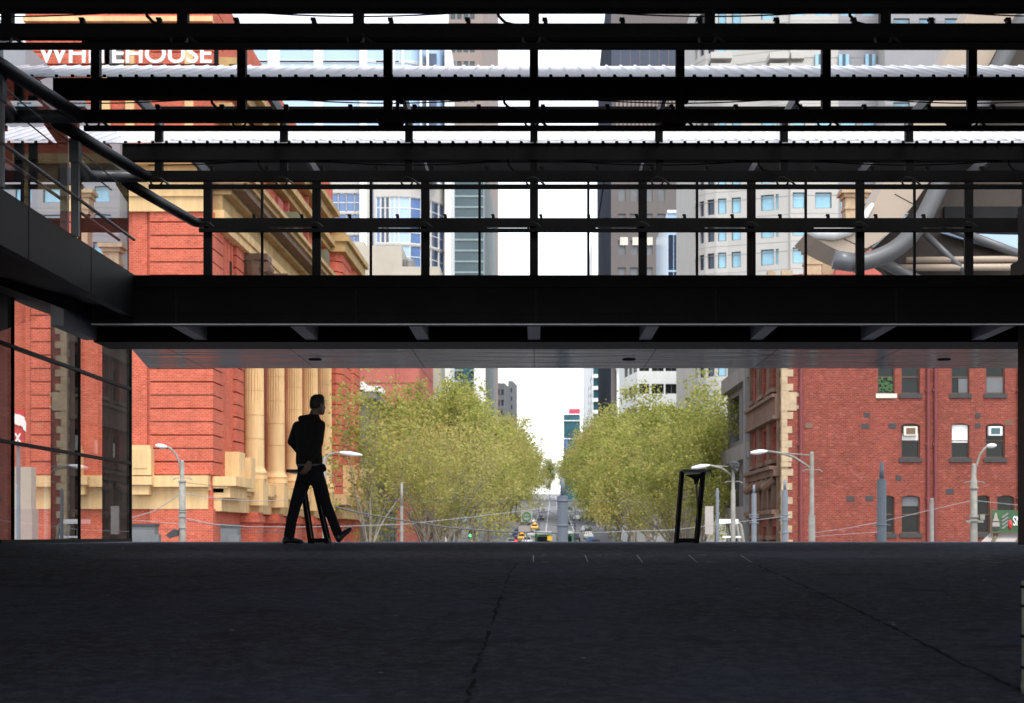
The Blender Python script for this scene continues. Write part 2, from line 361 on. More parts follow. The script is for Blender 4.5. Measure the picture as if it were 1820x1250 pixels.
def stuff_windows(fac_list, parent, frame, glass):    # what is left of a facade's windows past the hundred
    mb = MB()
    for s, u0, u1, v0, v1, d in fac_list:
        mb.face([s.at(u0, v0, d), s.at(u1, v0, d), s.at(u1, v1, d), s.at(u0, v1, d)], 0)
    tag(mb.build('further_windows', glass, parent), kind='stuff')
# ================================================================== ground, street
mb = MB()
ys = [-20, 20.3]
XL, XR = -14.0, 14.0
zr = lambda Y: -0.0683 * (20.3 - Y)
n = 24
mb.face([(XL, -20, zr(-20)), (XR, -20, zr(-20)), (XR, 20.1, zr(20.1)), (XL, 20.1, zr(20.1))])
mb.face([(XL, 20.1, zr(20.1)), (XR, 20.1, zr(20.1)), (XR, 20.45, 0), (XL, 20.45, 0)])
mb.face([(XL, 20.45, 0), (XR, 20.45, 0), (XR, 27, 0), (XL, 27, 0)])
mb.face([(XL, 27, 0), (XR, 27, 0), (XR, 27, -4.6), (XL, 27, -4.6)])
structure(mb, 'ramp_paving', M['floor'])
mb = MB()
zs = lambda Y: zr(Y) + .004
for k in range(5):
    x = -.006 + k * .571; mb.face([(x - .006, 17.68, zs(17.68)), (x + .006, 17.68, zs(17.68)), (x + .006, 18.63, zs(18.63)), (x - .006, 18.63, zs(18.63))])
rng = random.Random(4)
for k in range(5):
    for yy in (18.63, 17.72):
        if rng.random() < .62:
            a = .07 + k * .571 + rng.random() * .1; mb.face([(a, yy - .03, zs(yy - .03)), (a + .07, yy - .03, zs(yy - .03)), (a + .07, yy, zs(yy)), (a, yy, zs(yy))])
structure(mb, 'paving_strips', M['strip'])
def on_ramp(px, py):
    Y = (CZ + .0683 * 20.3) / (.0683 + (py - HY) / F); return (X(px, Y), Y)
def ribbon(mb, pts, w):
    P = [on_ramp(*p) for p in pts]
    Q = []
    for (xa, ya), (xb, yb) in zip(P, P[1:]):
        for t in range(14): Q.append((xa + (xb - xa) * t / 14 + rng.uniform(-.014, .014), ya + (yb - ya) * t / 14))
    Q.append(P[-1])
    W_ = [w * rng.uniform(.25, 1.3) for _ in Q]
    for i, ((xa, ya), (xb, yb)) in enumerate(zip(Q, Q[1:])):
        if rng.random() < .12: continue
        w, w2 = W_[i], W_[i + 1]
        mb.face([(xa - w, ya, zs(ya)), (xa + w, ya, zs(ya)), (xb + w2, yb, zs(yb)), (xb - w2, yb, zs(yb))])
mb = MB()
ribbon(mb, [(920, 1001), (905, 1020), (888, 1070), (865, 1140), (845, 1190), (826, 1260)], .013)
ribbon(mb, [(1338, 1002), (1420, 1038), (1490, 1070), (1580, 1112), (1700, 1175), (1840, 1240)], .014)
for py, a, b in ((1057, 0, 165), (1043, -20, 120), (1030, 0, 90), (1004, 905, 1330)):
    xa, Y = on_ramp(a, py); xb, _ = on_ramp(b, py); mb.face([(xa, Y - .01, zs(Y - .01)), (xb, Y - .01, zs(Y - .01)), (xb, Y + .01, zs(Y + .01)), (xa, Y + .01, zs(Y + .01))])
structure(mb, 'paving_joints', M['joint'])

mb = MB()
yy = [27, 105, 180, 274, 330, 400, 520, 700, 1000, 2500]
for a, b in zip(yy, yy[1:]):
    mb.face([(-900, a, gz(a) - .12), (900, a, gz(a) - .12), (900, b, gz(b) - .12), (-900, b, gz(b) - .12)])
structure(mb, 'ground', M['ground'])
mb = MB(); pv = MB(); mk = MB()
mb.face([(-120, 62, -4.45), (120, 62, -4.45), (120, 92, -4.45), (-120, 92, -4.45)])
seg = [92, 105, 140, 180, 230, 274, 330, 400, 460, 520, 610, 700, 850, 1000, 1600]
for a, b in zip(seg, seg[1:]):
    za, zb = gz(a) - .06, gz(b) - .06
    mb.face([(xc(a) - 8.5, a, za), (xc(a) + 8.5, a, za), (xc(b) + 8.5, b, zb), (xc(b) - 8.5, b, zb)])
    for s in (-1, 1):
        w0, w1 = 8.5 * s, 15 * s
        zA, zB = za + .15, zb + .15
        pv.face([(xc(a) + w0, a, zA), (xc(a) + w1, a, zA), (xc(b) + w1, b, zB), (xc(b) + w0, b, zB)])
        pv.face([(xc(a) + w0, a, za), (xc(a) + w0, a, zA), (xc(b) + w0, b, zB), (xc(b) + w0, b, zb)])
        for w in (1.6, 4.7):
            mk.face([(xc(a) + w * s - .07, a, za + .02), (xc(a) + w * s + .07, a, za + .02), (xc(b) + w * s + .07, b, zb + .02), (xc(b) + w * s - .07, b, zb + .02)])
for Y in (236, 246, 262):
    for k in range(14):
        x = xc(Y) - 8 + k * 1.2; mk.face([(x, Y, gz(Y) - .035), (x + .6, Y, gz(Y) - .035), (x + .6, Y + 3, gz(Y + 3) - .035), (x, Y + 3, gz(Y + 3) - .035)])
structure(mb, 'road', M['road']); structure(pv, 'pavement', M['pave']); structure(mk, 'road_markings', M['mark'])

# ================================================================== unseen roof and side walls, added to keep light off the ramp
t = thing('ramp_shade_hall', (0, -4, -1), 'unseen roof and walls added to keep light off the near end of the ramp', 'building')
b = MB(); b.box(-12, 12, 0, 15.4, 5.6, 5.9); b.build('roof', M['charcoal'], t)
b = MB(); b.box(-7.0, -6.75, 0, 14.6, -3, 2.2); b.box(-7.0, -6.75, 0, 9.5, 2.2, 5.6); b.build('side_wall', M['charcoal'], t)
b = MB(); b.box(6.9, 7.15, 0, 17.5, -3, 5.6); b.build('side_wall', M['charcoal'], t)
# dark column at the right edge
t = thing('edge_column', (5.5, 18.6, 0), 'black column closing the right edge under the dark walkway beam', 'column')
b = MB(); b.prism([(5.39, 18.4), (5.44, 18.3), (5.8, 18.3), (5.85, 18.4), (5.85, 18.8), (5.39, 18.8)], 0, 3.75); b.build('shaft', M['black'], t)
b = MB(); b.box(5.33, 5.95, 18.22, 18.88, 2.95, 3.13); b.build('collar', M['black'], t)
# wrapped bollard close to the camera at the right edge
x0, Yb = X(1812, 9.2), 9.2
t = thing('wrapped_post', (x0 + .1, Yb, zr(Yb)), 'olive grey wrapped post with dark bands and a red cap on the ramp', 'post')
b = MB(); b.lathe((x0 + .1, Yb, zr(Yb)), [(.085, 0), (.09, .05), (.085, .08), (.083, .3), (.086, .62)], 20); b.build('wrap', M['olive'], t, True)
b = MB()
for z in (.12, .29, .455, .56):
    b.tube([(x0 + .1 + .088 * math.cos(a / 12 * 2 * math.pi), Yb + .088 * math.sin(a / 12 * 2 * math.pi), zr(Yb) + z - .03 * math.cos(a / 12 * 2 * math.pi)) for a in range(13)], .009, 5)
b.build('band', M['joint'], t)
b = MB(); b.lathe((x0 + .12, Yb, zr(Yb) + .62), [(.06, 0), (.064, .04), (.05, .075), (.01, .085)], 16); b.build('cap', M['red'], t, True)

# ================================================================== elevated walkway across the picture
YB = 18.0; ZB, ZT = Z(577, YB), Z(490, YB)
Y1, Y2, Y3 = 19.55, 20.3, 22.75
t = thing('elevated_walkway', (0, YB, ZB), 'dark elevated walkway beam crossing the whole view above the ramp', 'walkway')
b = MB()
b.box(-4.72, 7.6, YB, YB + .18, ZB + .12, ZT - .13); b.box(-4.72, 7.6, YB - .03, YB + .2, ZT - .13, ZT)
b.prism([(-4.72, YB + .005), (7.6, YB + .005), (7.6, YB + .16), (-4.72, YB + .16)], ZB, ZB + .12)
b.build('front_beam', M['black'], t)
b = MB()
for k in range(-2, 4):
    x = k * 1.92 + .02; b = MB(); b.box(x - .004, x + .004, YB - .004, YB + .001, ZB + .02, ZT - .14); b.build('panel_joint', M['charcoal'], t)
b = MB(); b.box(-4.72, 7.6, YB - .012, YB + .004, ZB - .006, ZB + .008); b.build('bottom_lip', M['fin'], t)
b = MB(); b.box(-5.1, 7.6, Y1, Y2, ZB - .01, ZB + .35); b.build('rear_beam', M['black'], t)
b = MB(); b.box(-5.1, 7.6, YB + .19, Y2, ZB + .36, ZB + .46); b.build('deck', M['black'], t)
for k in range(-4, 6):
    x = k * 1.284; b = MB(); b.box(x - .07, x + .07, YB + .185, Y1 - .003, ZB + .012, ZB + .35); b.build('fin', M['fin'], t)
b = MB()
xs = [-5.2] + [-4.42 + 1.474 * k for k in range(0, 9)]
for a, c in zip(xs, xs[1:]):
    a0 = -4.85 if a == -5.2 else a
    poly = [(a0 + .004, Y2 + .006), (c - .004, Y2 + .006), (c - .004, Y3), (a + .004, Y3)]
    b.prism(poly, ZB, ZB + .12)
b.build('soffit_panels', M['alu'], t)
for c in xs[1:-1]: b = MB(); b.box(c - .0042, c + .0042, Y2 + .01, Y3 - .002, ZB + .002, ZB + .12); b.build('panel_joint', M['black'], t)
b = MB(); b.box(-4.9, 7.6, Y2 + .01, Y3 - .05, ZB + .13, ZB + .5); b.build('upper_slab', M['black'], t)
for px in (560, 1118, 1678):
    b = MB(); b.lathe((X(px, 21.6), 21.6, ZB - .012), [(.075, 0), (.085, .006), (.085, .03)], 20); b.build('downlight', M['black'], t)

# ================================================================== glazed wall on the left
GX = -6.5; GT = CZ + 3.04; k_ = GX / -4.8
t = thing('glass_wall', (GX, 24, 0), 'tall reflective glass wall with dark pillars at the left under the gallery', 'glass wall')
gy = [14.8, 17.9, 21.05, 24.13, 27.2]
for a, c in zip(gy, gy[1:]):
    b = MB(); b.face([(GX, a + .02, -.3), (GX, c - .02, -.02), (GX, c - .02, GT), (GX, a + .02, GT)]); b.build('pane', M['glassR'], t)
for a in gy:
    w = .022 if a < 27 else .04
    b = MB(); b.box(GX - .06, GX + .02, a - w / 2, a + w / 2, -.3, GT); b.build('mullion', M['black'], t)
for z in (Z(824, 27.2), Z(692, 27.2)):
    b = MB(); b.box(GX - .05, GX + .025, 14.8, 27.2, z - .021, z + .021); b.build('transom', M['black'], t)
b = MB(); b.box(GX - .05, GX + .03, 20.5, 27.2, -.05, .05); b.build('base_rail', M['black'], t)
gp = lambda px: (-GX + .16) * 3000 / (949 - px)
for a, c in ((14.9, gp(24)), (gp(95), gp(141)), (gp(186), gp(234))):
    b = MB(); b.box(GX - .2, GX - .16, a, c, -.4, GT + .3); b.build('pillar', M['charcoal'], t)

# ================================================================== gallery with glass balustrade at the upper left
FX = -4.25; FT, FB = Z(490, YB), CZ + 2.31
t = thing('gallery_balustrade', (FX, 15, FB), 'dark gallery edge with wavy glass balustrade and steel posts at the upper left', 'balustrade')
b = MB(); b.box(FX - .1, FX, 9.5, YB - .005, FB, FT); b.build('fascia', M['charcoal'], t)
b = MB(); b.extr([(FX - .001, 9.5, FB - .001), (GX - .3, 9.5, CZ + 3.06), (GX - .3, 9.5, CZ + 3.3), (FX - .001, 9.5, FB + .1)], (0, 8.5, 0)); b.extr([(-4.9, 18.0, ZB + .13), (GX - .3, 18.0, CZ + 3.06), (GX - .3, 18.0, CZ + 3.3), (-4.9, 18.0, ZB + .5)], (0, 4.6, 0)); b.build('underside', M['black'], t)
b = MB()
for y in (12.2, 14.2, 16.2): b = MB(); b.box(FX - .002, FX + .003, y - .004, y + .004, FB, FT); b.build('panel_joint', M['black'], t)
for a, c in ((9.6, 13.4), (13.45, 15.62), (15.67, 17.88)):
    b = MB(); b.face([(FX - .05, a, FT), (FX - .05, c, FT), (FX - .05, c, CZ + 4.15), (FX - .05, a, CZ + 4.15)]); b.build('glass_pane', M['glassU'], t)
for a in (13.42, 15.645):
    b = MB(); b.box(FX - .035, FX + .035, a - .028, a + .028, FT, CZ + 3.62); b.build('post', M['steel'], t)
for a in (13.42, 15.645):
    b = MB(); b.box(FX - .045, FX + .045, a - .055, a + .055, CZ + 3.44, CZ + 3.66); b.build('post_bracket', M['steel'], t)
b = MB(); b.box(FX - .056, FX - .044, 17.885, 17.895, FT, CZ + 4.15); b.build('end_frame', M['steel'], t)
b = MB(); b.tube([(FX + .03, 9.8, CZ + 3.1), (FX + .03, 17.82, CZ + 3.11)], .016); b.build('middle_rail', M['steel'], t)
b = MB(); b.tube([(FX + .03, 11.5, CZ + 3.55), (FX + .03, 17.5, CZ + 3.57)], .007, 5); b.build('cable', M['dark'], t)
# posts of the far side of the gallery
for Yp, px in ((14.9, 34), (15.4, 59)):
    x = X(px, Yp); t = thing('gallery_post', (x, Yp, FT - .1), 'slim grey steel gallery post, ' + ('left' if px == 34 else 'right') + ' of the two close together behind the balustrade glass', 'post', 'slim posts behind the balustrade')
    b = MB(); b.box(x - .035, x + .035, Yp - .03, Yp + .03, FT - .1, CZ + 4.0); b.build('shaft', M['steel'], t)
    b = MB(); b.box(x - .06, x + .06, Yp - .05, Yp + .05, FT - .12, FT - .07); b.build('foot_plate', M['steel'], t)

# ================================================================== louvred canopy: four cross frames with sloping sheets
PIT = 1.288
tiers = [(20.0, 'farthest', False), (17.4, 'third', True), (14.9, 'second', True), (12.4, 'nearest', True)]
def canopy_frame(Yk, which, sheet):
    lab = {'farthest': 'black glazing frame with tall posts standing along the walkway edge, below the metal sheets',
           'third': 'black canopy frame carrying the lower of the two visible corrugated metal sheets',
           'second': 'black canopy frame carrying the upper of the two visible corrugated metal sheets, with floodlights below',
           'nearest': 'topmost black canopy frame along the upper edge of the picture'}[which]
    t = thing('canopy_frame', (0, Yk, CZ + 3.6), lab, 'canopy frame', 'canopy frames')
    xl, xr = -3.98, 7.0
    zc = CZ + 3.69
    b = MB(); b.box(xl, xr, Yk - .05, Yk + .05, zc - .05, zc + .05); b.build('chord', M['black'], t)
    b = MB()
    zl = CZ + (3.595 if Yk > 19 else 3.575)
    b.box(xl + .02, xr, Yk - .06, Yk - .015, zl - .022, zl + .022)
    if Yk > 19:
        for k in range(-3, 6):
            x = k * PIT + .35; b.box(x - .33, x + .38, Yk - .066, Yk - .01, zl - .02, zl + .042)
    b.build('light_rail', M['black'], t)
    # clips and ring hangers
    ks = [k for k in range(-3, 6)]
    if Yk > 19:
        for k in ks:
            b = MB(); x = k * PIT
            b.box(x - .05, x + .05, Yk - .02, Yk + .04, ZB + .465, CZ + 4.299); b.build('post', M['black'], t)
            x += PIT / 2; b = MB(); b.box(x - .015, x + .015, Yk - .015, Yk + .015, ZB + .465, CZ + 4.299); b.build('mullion', M['black'], t)
    else:
        for k in ks:
            if k * PIT < xl - .1: continue
            b = MB(); x = k * PIT; w = .038
            b.box(x - w, x + w, Yk - .045, Yk + .045, zc + .052, CZ + 4.38); b.build('post', M['black'], t)
    b = MB(); b.box(xl, xr, Yk - .05, Yk + .05, CZ + 4.30, CZ + 4.40); b.build('top_beam', M['black'], t)
    b = MB()
    for k in range(-3, 6):
        x = k * PIT - .02; pts = [(x + .06 * math.cos(a), Yk - .04, zl + .055 + .05 * math.sin(a)) for a in [i * math.pi / 6 for i in range(13)]]
        b.tube(pts, .011, 5)
        b.tube([(x + .05, Yk - .04, zl + .09), (x + .13, Yk - .04, zl + .02)], .012, 5); b.build('ring_hanger', M['dark'], t); b = MB()
    b = MB(); x = xl + .1
    while x < xr: 
        b.box(x - .016, x + .016, Yk - .03, Yk + .03, zc + .05, zc + .085); b.box(x - .025, x + .012, Yk - .03, Yk + .03, zc + .085, zc + .1); x += .5665; b.build('glazing_clip', M['black'], t); b = MB()
    # corner and return pipe running back along the gallery
    rt = .058
    b = MB(); b.tube([(xl + .03, Yk, zc), (xl - .03, Yk - .06, zc), (-4.16, Yk - 1.35, zc), (-4.27, Yk - 2.3, zc)], rt, 12); b.build('return_pipe', M['dark'], t, True)
    b = MB(); b.tube([(xl - .01, Yk + .0, zc), (-4.42, Yk + .0, zc)], .06, 12); b.build('stub_pipe', M['steel'], t, True) if Yk < 19 else None
    b = MB(); b.box(-4.9, -4.42, Yk - .03, Yk + .03, zc - .085, zc + .085)
    for x in (-4.85, -4.72, -4.60, -4.47):
        for z in (-.05, .05): b.tube([(x, Yk - .03, zc + z), (x, Yk - .05, zc + z)], .014, 6)
    if Yk < 19: b.build('flange_plate', M['steel'], t)
    if sheet:
        z0, z1 = CZ + 3.85, CZ + 4.015
        b = MB(); b.box(xl - .25, xr, Yk - .06, Yk + .09, z0, z1); b.build('gutter', M['black'], t)
        b = MB(); dy, dz = 1.7, .585
        rib = .14; x = xl - .75; prof = []
        while x < xr:
            prof += [(x, 0), (x + rib - .035, 0), (x + rib - .027, .013), (x + rib - .01, .013)]; x += rib
        ya, yb_, za = Yk - .075, Yk + dy, z1 + .006
        for (xa, ha), (xb, hb) in zip(prof, prof[1:]):
            b.face([(xa, ya, za + ha), (xb, ya, za + hb), (xb, yb_, za + dz + hb), (xa, yb_, za + dz + ha)], 0)
            b.face([(xa, ya, za + ha - .008), (xa, yb_, za + dz + ha - .008), (xb, yb_, za + dz + hb - .008), (xb, ya, za + hb - .008)], 0)
        for i in range(0, len(prof), 4):
            xx = prof[i][0] + rib - .038
            b.box(xx + .002, xx + .03, ya - .012, ya - .001, za - .008, za + .016, 1)
        b.build('roof_sheet', [M['zinc'], M['black']], t)
        b = MB()                                       # ceiling lining below the sheet
        b.extr([(xl, Yk + .1, z0 + .11), (xl, yb_ - .02, z1 + dz - .06), (xl, yb_ - .02, z1 + dz - .03), (xl, Yk + .1, z0 + .14)], (xr - xl, 0, 0)); b.build('lining', M['black'], t)
        b = MB()                                       # sagging power cable
        pts = []
        for i in range(61):
            x = xl + (xr - xl) * i / 60; u = (x / (PIT * 2)) % 1
            pts.append((x, Yk + .02, zc + .19 - .07 * math.sin(math.pi * u)))
        b.tube(pts, .006, 5)
        for k in range(-3, 5, 1):
            x = k * PIT; s = -1 if k <= 0 else 1
            if k % 2 == 0: b.tube([(x - .27, Yk - .03, z0 + .01), (x - .26, Yk - .03, z0 - .05), (x - .21, Yk - .03, z0 - .10), (x - .13, Yk - .03, z0 - .12), (x - .03, Yk - .03, z0 - .115)], .012, 6)
        b.build('power_cable', M['black'], t)
    return t
for Yk, w, s in tiers: canopy_frame(Yk, w, s)
for px in (700, 1200, 1705):
    Yk = 14.9; x = X(px, Yk); z = CZ + 3.60
    side = {700: 'left', 1200: 'middle', 1705: 'right'}[px]
    t = thing('floodlight', (x, Yk - .05, z), 'small black floodlight hanging from the canopy frame, ' + side + ' of three', 'floodlight', 'floodlights on the canopy')
    b = MB(); b.extr([(x - .10, Yk - .22, z - .02), (x + .07, Yk - .22, z - .02), (x + .10, Yk - .22, z + .02), (x + .08, Yk - .22, z + .055), (x - .11, Yk - .22, z + .055), (x - .14, Yk - .22, z + .02)], (0, .18, 0)); b.build('housing', M['black'], t)
    b = MB(); b.box(x + .03, x + .06, Yk - .16, Yk - .13, z + .03, z + .26); b.box(x + .06, x + .1, Yk - .2, Yk - .1, z + .17, z + .25); b.build('bracket', M['black'], t)
for k in range(-3, 6):
    x = k * PIT + (.03 if k <= 0 else -.03)
    n_ = k + 4
    lab = ['first', 'second', 'third', 'fourth', 'fifth', 'sixth', 'seventh', 'eighth', 'ninth'][n_ - 1]
    t = thing('roof_beam', (x, 16, CZ + 4.25), 'pale grey beam running back between the canopy frames, %s from the left' % lab, 'roof beam', 'pale beams between the canopy frames')
    b = MB()
    for a, c in ((15.85, 17.34), (18.35, 19.94)):
        b.box(x - .02, x + .02, a, c, CZ + 4.18, CZ + 4.295)
    b.build('web', M['plate'], t)
    b = MB()
    for Yk in (15.9, 18.4): b.box(x - .012, x + .012, Yk, Yk + .03, CZ + 4.295, CZ + 4.36)
    b.build('hanger', M['plate'], t)
# ================================================================== red brick corner building on the right
Yf = 100.0; s = Yf / F
OFF = 13.55
xl = X(1390, Yf); xr = X(2000, Yf)
yc = 115.0; xs_ = xc(yc) + OFF
t = thing('brick_corner_building', (xl, Yf, -4.4), 'weathered dark red brick building with cream corner stones and ornate side front at the right', 'building')
fr = Fac((xl, Yf), (xr, Yf)); U = lambda px: (px - 1390) * s; V = lambda py: Z(py, Yf)
cols = {'A': (1560, 1590), 'B': (1602, 1635), 'C': (1691, 1723), 'D': (1752, 1786), 'E': (1846, 1880), 'G': (1906, 1940)}
rows = {1: (640, 700), 2: (753, 814), 3: (881, 948)}
wins = []
for r, (a, b_) in rows.items():
    for c, (p, q) in cols.items():
        if r == 2 and c == 'A': continue
        if r == 3 and c == 'C': p, q = 1735, 1759
        if r == 3 and c == 'D': p, q = 1772, 1803
        wins.append((r, c, U(p), U(q), V(b_), V(a)))
holes = [w[2:] for w in wins]
b = MB(); fr.wall(b, -4.4, V(488), holes, .26)
sd = Fac((xs_, yc), (xl, Yf))                          # side front along the street
bays = [(1.6, 3.6), (6.2, 8.6), (10.8, 13.2)]
sh = [(u0, u1, v0, v1) for u0, u1 in bays for v0, v1 in ((-2.6, .6), (2.0, 3.2), (4.9, 6.7), (9.0, 11.2))]
sd.wall(b, -4.4, V(488), sh, .35, 0)
b.face([(xl, Yf, V(488)), (xr, Yf, V(488)), (xr, 116, V(488)), (xs_, yc, V(488))])
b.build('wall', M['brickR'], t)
rl = random.Random(3)
for r, c, u0, u1, v0, v1 in wins:
    if r in (2, 3):                                   # segmental arch closing the top of the opening
        b = MB(); pts = []; h = .13; w = u1 - u0
        for i in range(9):
            f = i / 8; pts.append((u0 + w * f, v1 - h * (2 * f - 1) ** 2))
        for (ua, va), (ub, vb) in zip(pts, pts[1:]):
            b.face([fr.at(ua, va, .02), fr.at(ub, vb, .02), fr.at(ub, v1, .02), fr.at(ua, v1, .02)])
            b.face([fr.at(ua, va, .02), fr.at(ub, vb, .02), fr.at(ub, vb, .22), fr.at(ua, va, .22)])
            b.face([fr.at(ua, va + .02, -.012), fr.at(ub, vb + .02, -.012), fr.at(ub, vb + .2, -.012), fr.at(ua, va + .2, -.012)])
        b.build('window_arch', M['brickR'], t)
    w = fr.window(t, u0, u1, v0, v1, .24, M['wframe'], M['wglass'], .07, (0, 1), one=False)
    b = MB(); fr.box(b, u0 - .12, u1 + .12, v0 - .26, v0, -.09, .2); o = b.build('sill', M['slate'] if not (r == 1 and c == 'A') else M['offwhite'], w)
    if r == 2 and c in 'BC' or (r == 3 and c == 'B'):
        lo = {('B', 2): .5, ('C', 2): .45, ('B', 3): .72}[(c, r)]; hi = .72 if (c, r) == ('B', 2) else .98
        b = MB(); fr.box(b, u0 + .07, u1 - .07, v0 + (v1 - v0) * lo, v0 + (v1 - v0) * hi, .165, .18); b.build('blind', M['white'] if r == 2 else M['greyb'], w)
    if (r, c) in ((2, 'B'), (2, 'D')):
        cx = (u0 + u1) / 2 - .03; zt = v1 - .3
        b = MB(); fr.box(b, cx - .4, cx + .4, zt - .42, zt + .12, -.18, .2); a = b.build('air_conditioner', M['offwhite'] if c == 'B' else M['white'], w)
        b = MB(); fr.box(b, cx - .27, cx + .27, zt - .34, zt + .03, -.196, -.182); b.build('grille', M['brownst'] if c == 'B' else M['tealg'], a)
    if r == 1 and c in 'CD':
        b = MB(); fr.box(b, u0 + (.45 if c == 'C' else .08), u1 - .08, v0 + .08, v0 + (.9 if c == 'C' else 1.02), .165, .18); b.build('blind', M['greyb'], w)
    if r == 1 and c == 'A':
        b = MB()
        for i in range(46):
            pu, pv = u0 + rl.uniform(.12, .9), v0 + rl.uniform(.1, .95) ** 1.0; a = rl.uniform(0, 3.1); e = .15
            b.face([fr.at(pu - e * math.cos(a), pv - e * math.sin(a), .15), fr.at(pu + .06, pv - .06, .16), fr.at(pu + e * math.cos(a), pv + e * math.sin(a), .15), fr.at(pu - .06, pv + .06, .17)])
        b.build('window_plant', M['plant'], w)
    if r == 1 and c in 'AC':
        b = MB(); fr.box(b, u0 + .3, u0 + .75, v0 + 1.2, v0 + 1.32, 1.0, 1.05); b.build('ceiling_lamp', mat('lit_lamp', (.9, .8, .4, 1), .5, var=0, emit=(1, .85, .4, 2.0)) if c == 'A' else bpy.data.materials['lit_lamp'], w)
for px, w in ((1423, .22), (1649, .2), (1662, .2), (1812, .26)):
    b = MB(); x = X(px, Yf); b.tube([(x, Yf - .12, -4.4), (x, Yf - .12, V(488))], w / 2, 10)
    for z in (-1, 2.2, 5.4, 8.6, 11.8): b.box(x - w * .8, x + w * .8, Yf - .16, Yf, z, z + .12)
    b.build('downpipe', M['pipe'], t, False)
for px, py in ((1438, 757), (1538, 758), (1586, 757), (1541, 738), (1512, 887), (1545, 886), (1688, 874), (1738, 757), (1738, 739), (1793, 752), (1597, 850)):
    b = MB(); w = .16 if px in (1541, 1597, 1738) else .23
    fr.box(b, U(px) - w, U(px) + w, V(py) - .13, V(py) + .15, -.03, .01); b.build('air_vent', M['slate'] if px not in (1438, 1793) else M['brownst'], t)
# stain below a sill is real soot: part of the wall surface
b = MB(); rq = random.Random(5); z = -4.4; i = 0
while z < V(488):
    h = .42; w1 = (1.0 if i % 2 else .55) * .62
    w1 += rq.uniform(-.04, .04)
    fr.box(b, -.02, w1, z + .012, z + h, -.035, .05); sd.box(b, sd.L - (.35 if i % 2 else .6), sd.L + .02, z + .012, z + h, -.04, .05)
    z += h; i += 1
for py in (698, 720): fr.box(b, -.03, U(1420), V(py + 7), V(py), -.04, .05)
fr.box(b, -.05, .85, V(730), V(697), -.045, .05)
fr.box(b, -.06, U(1406), V(830), V(822), -.12, .05)
b.build('quoins', M['sand'], t)
b = MB()                                              # brown stone order of the side front
for u in (.25, 4.4, 5.2, 9.5, 10.1, 14.1):
    sd.box(b, u - .2, u + .2, -4.4, V(488), -.2, .1)
for v0, v1, d in ((7.25, 8.3, .35), (8.3, 8.5, .55), (7.0, 7.25, .5), (3.6, 4.0, .45), (4.0, 4.2, .7), (1.35, 1.6, .55), (1.15, 1.35, .4), (11.6, 12.4, .5), (12.4, 12.6, .8)):
    sd.box(b, -.1, sd.L - .5, v0, v1, -d, .12)
for u0, u1 in bays:
    for v in (8.7, 4.4, -.2):
        sd.box(b, u0 - .25, u1 + .25, v, v + .25, -.42, .12)
    pts = [sd.at(u0 - .2 + (u1 - u0 + .4) * i / 10, 2.6 - .5 * math.sin(math.pi * i / 10) + .9, -.15 - .5 * math.sin(math.pi * i / 10)) for i in range(11)]
    b.tube(pts, .26, 8)
    sd.box(b, u0 + .1, u0 + .5, 1.7, 3.3, -.35, .05); sd.box(b, u1 - .5, u1 - .1, 1.7, 3.3, -.35, .05)
b.build('stone_trim', M['brownst'], t)
for k, (u0, u1, v0, v1) in enumerate(sh):
    sd.window(t, u0, u1, v0, v1, .32, M['wframe'], M['wglass'], .1, (0, 1))
    if 4.5 < v0 < 5:
        b = MB(); sd.box(b, u0 + .9, u0 + 1.5, v0 + .35, v0 + 1.25, .1, .2); b.build('blind', M['white'], t)
def turret(pxa, pxb, Yt, pyt, zb):
    a, c = X(pxa, Yt), X(pxb, Yt); zt = Z(pyt, Yt); b = MB()
    b.box(a, c, Yt, Yt + (c - a), zb, zt - .5)
    b.box(a - .12, c + .12, Yt - .12, Yt + (c - a) + .12, zt - .5, zt - .25); b.box(a - .3, c + .3, Yt - .3, Yt + (c - a) + .3, zt - .25, zt)
    b.box(a - .06, c + .06, Yt - .06, Yt + (c - a) + .06, zt - 1.25, zt - 1.1)
    return b
for q in ((1432, 1460, 101.5, 433, 15), (1503, 1540, 108, 337, 15)):
    turret(*q).build('turret', M['sand'], t)
b = MB(); b.extr([(X(1358, 106), 106, V(500)), (X(1392, 106), 106, V(500)), (X(1378, 106), 106, V(455)), (X(1366, 106), 106, V(452))], (0, .8, 0)); b.build('stone_gable', M['sand'], t); b = MB()
b.extr([(X(1460, 103), 103, V(500)), (X(1500, 103), 103, V(500)), (X(1500, 103), 103, V(470)), (X(1462, 103), 103, V(430))], (0, 1, 0)); b.build('stone_gable', M['sand'], t)
b = MB(); b.extr([(X(1476, 102), 102, 15.2), (X(1700, 102), 102, 15.2), (X(1560, 102), 102, 17.4), (X(1500, 102), 102, 17.2)], (0, 9, 0)); b.build('roof', M['redpaint'], t)

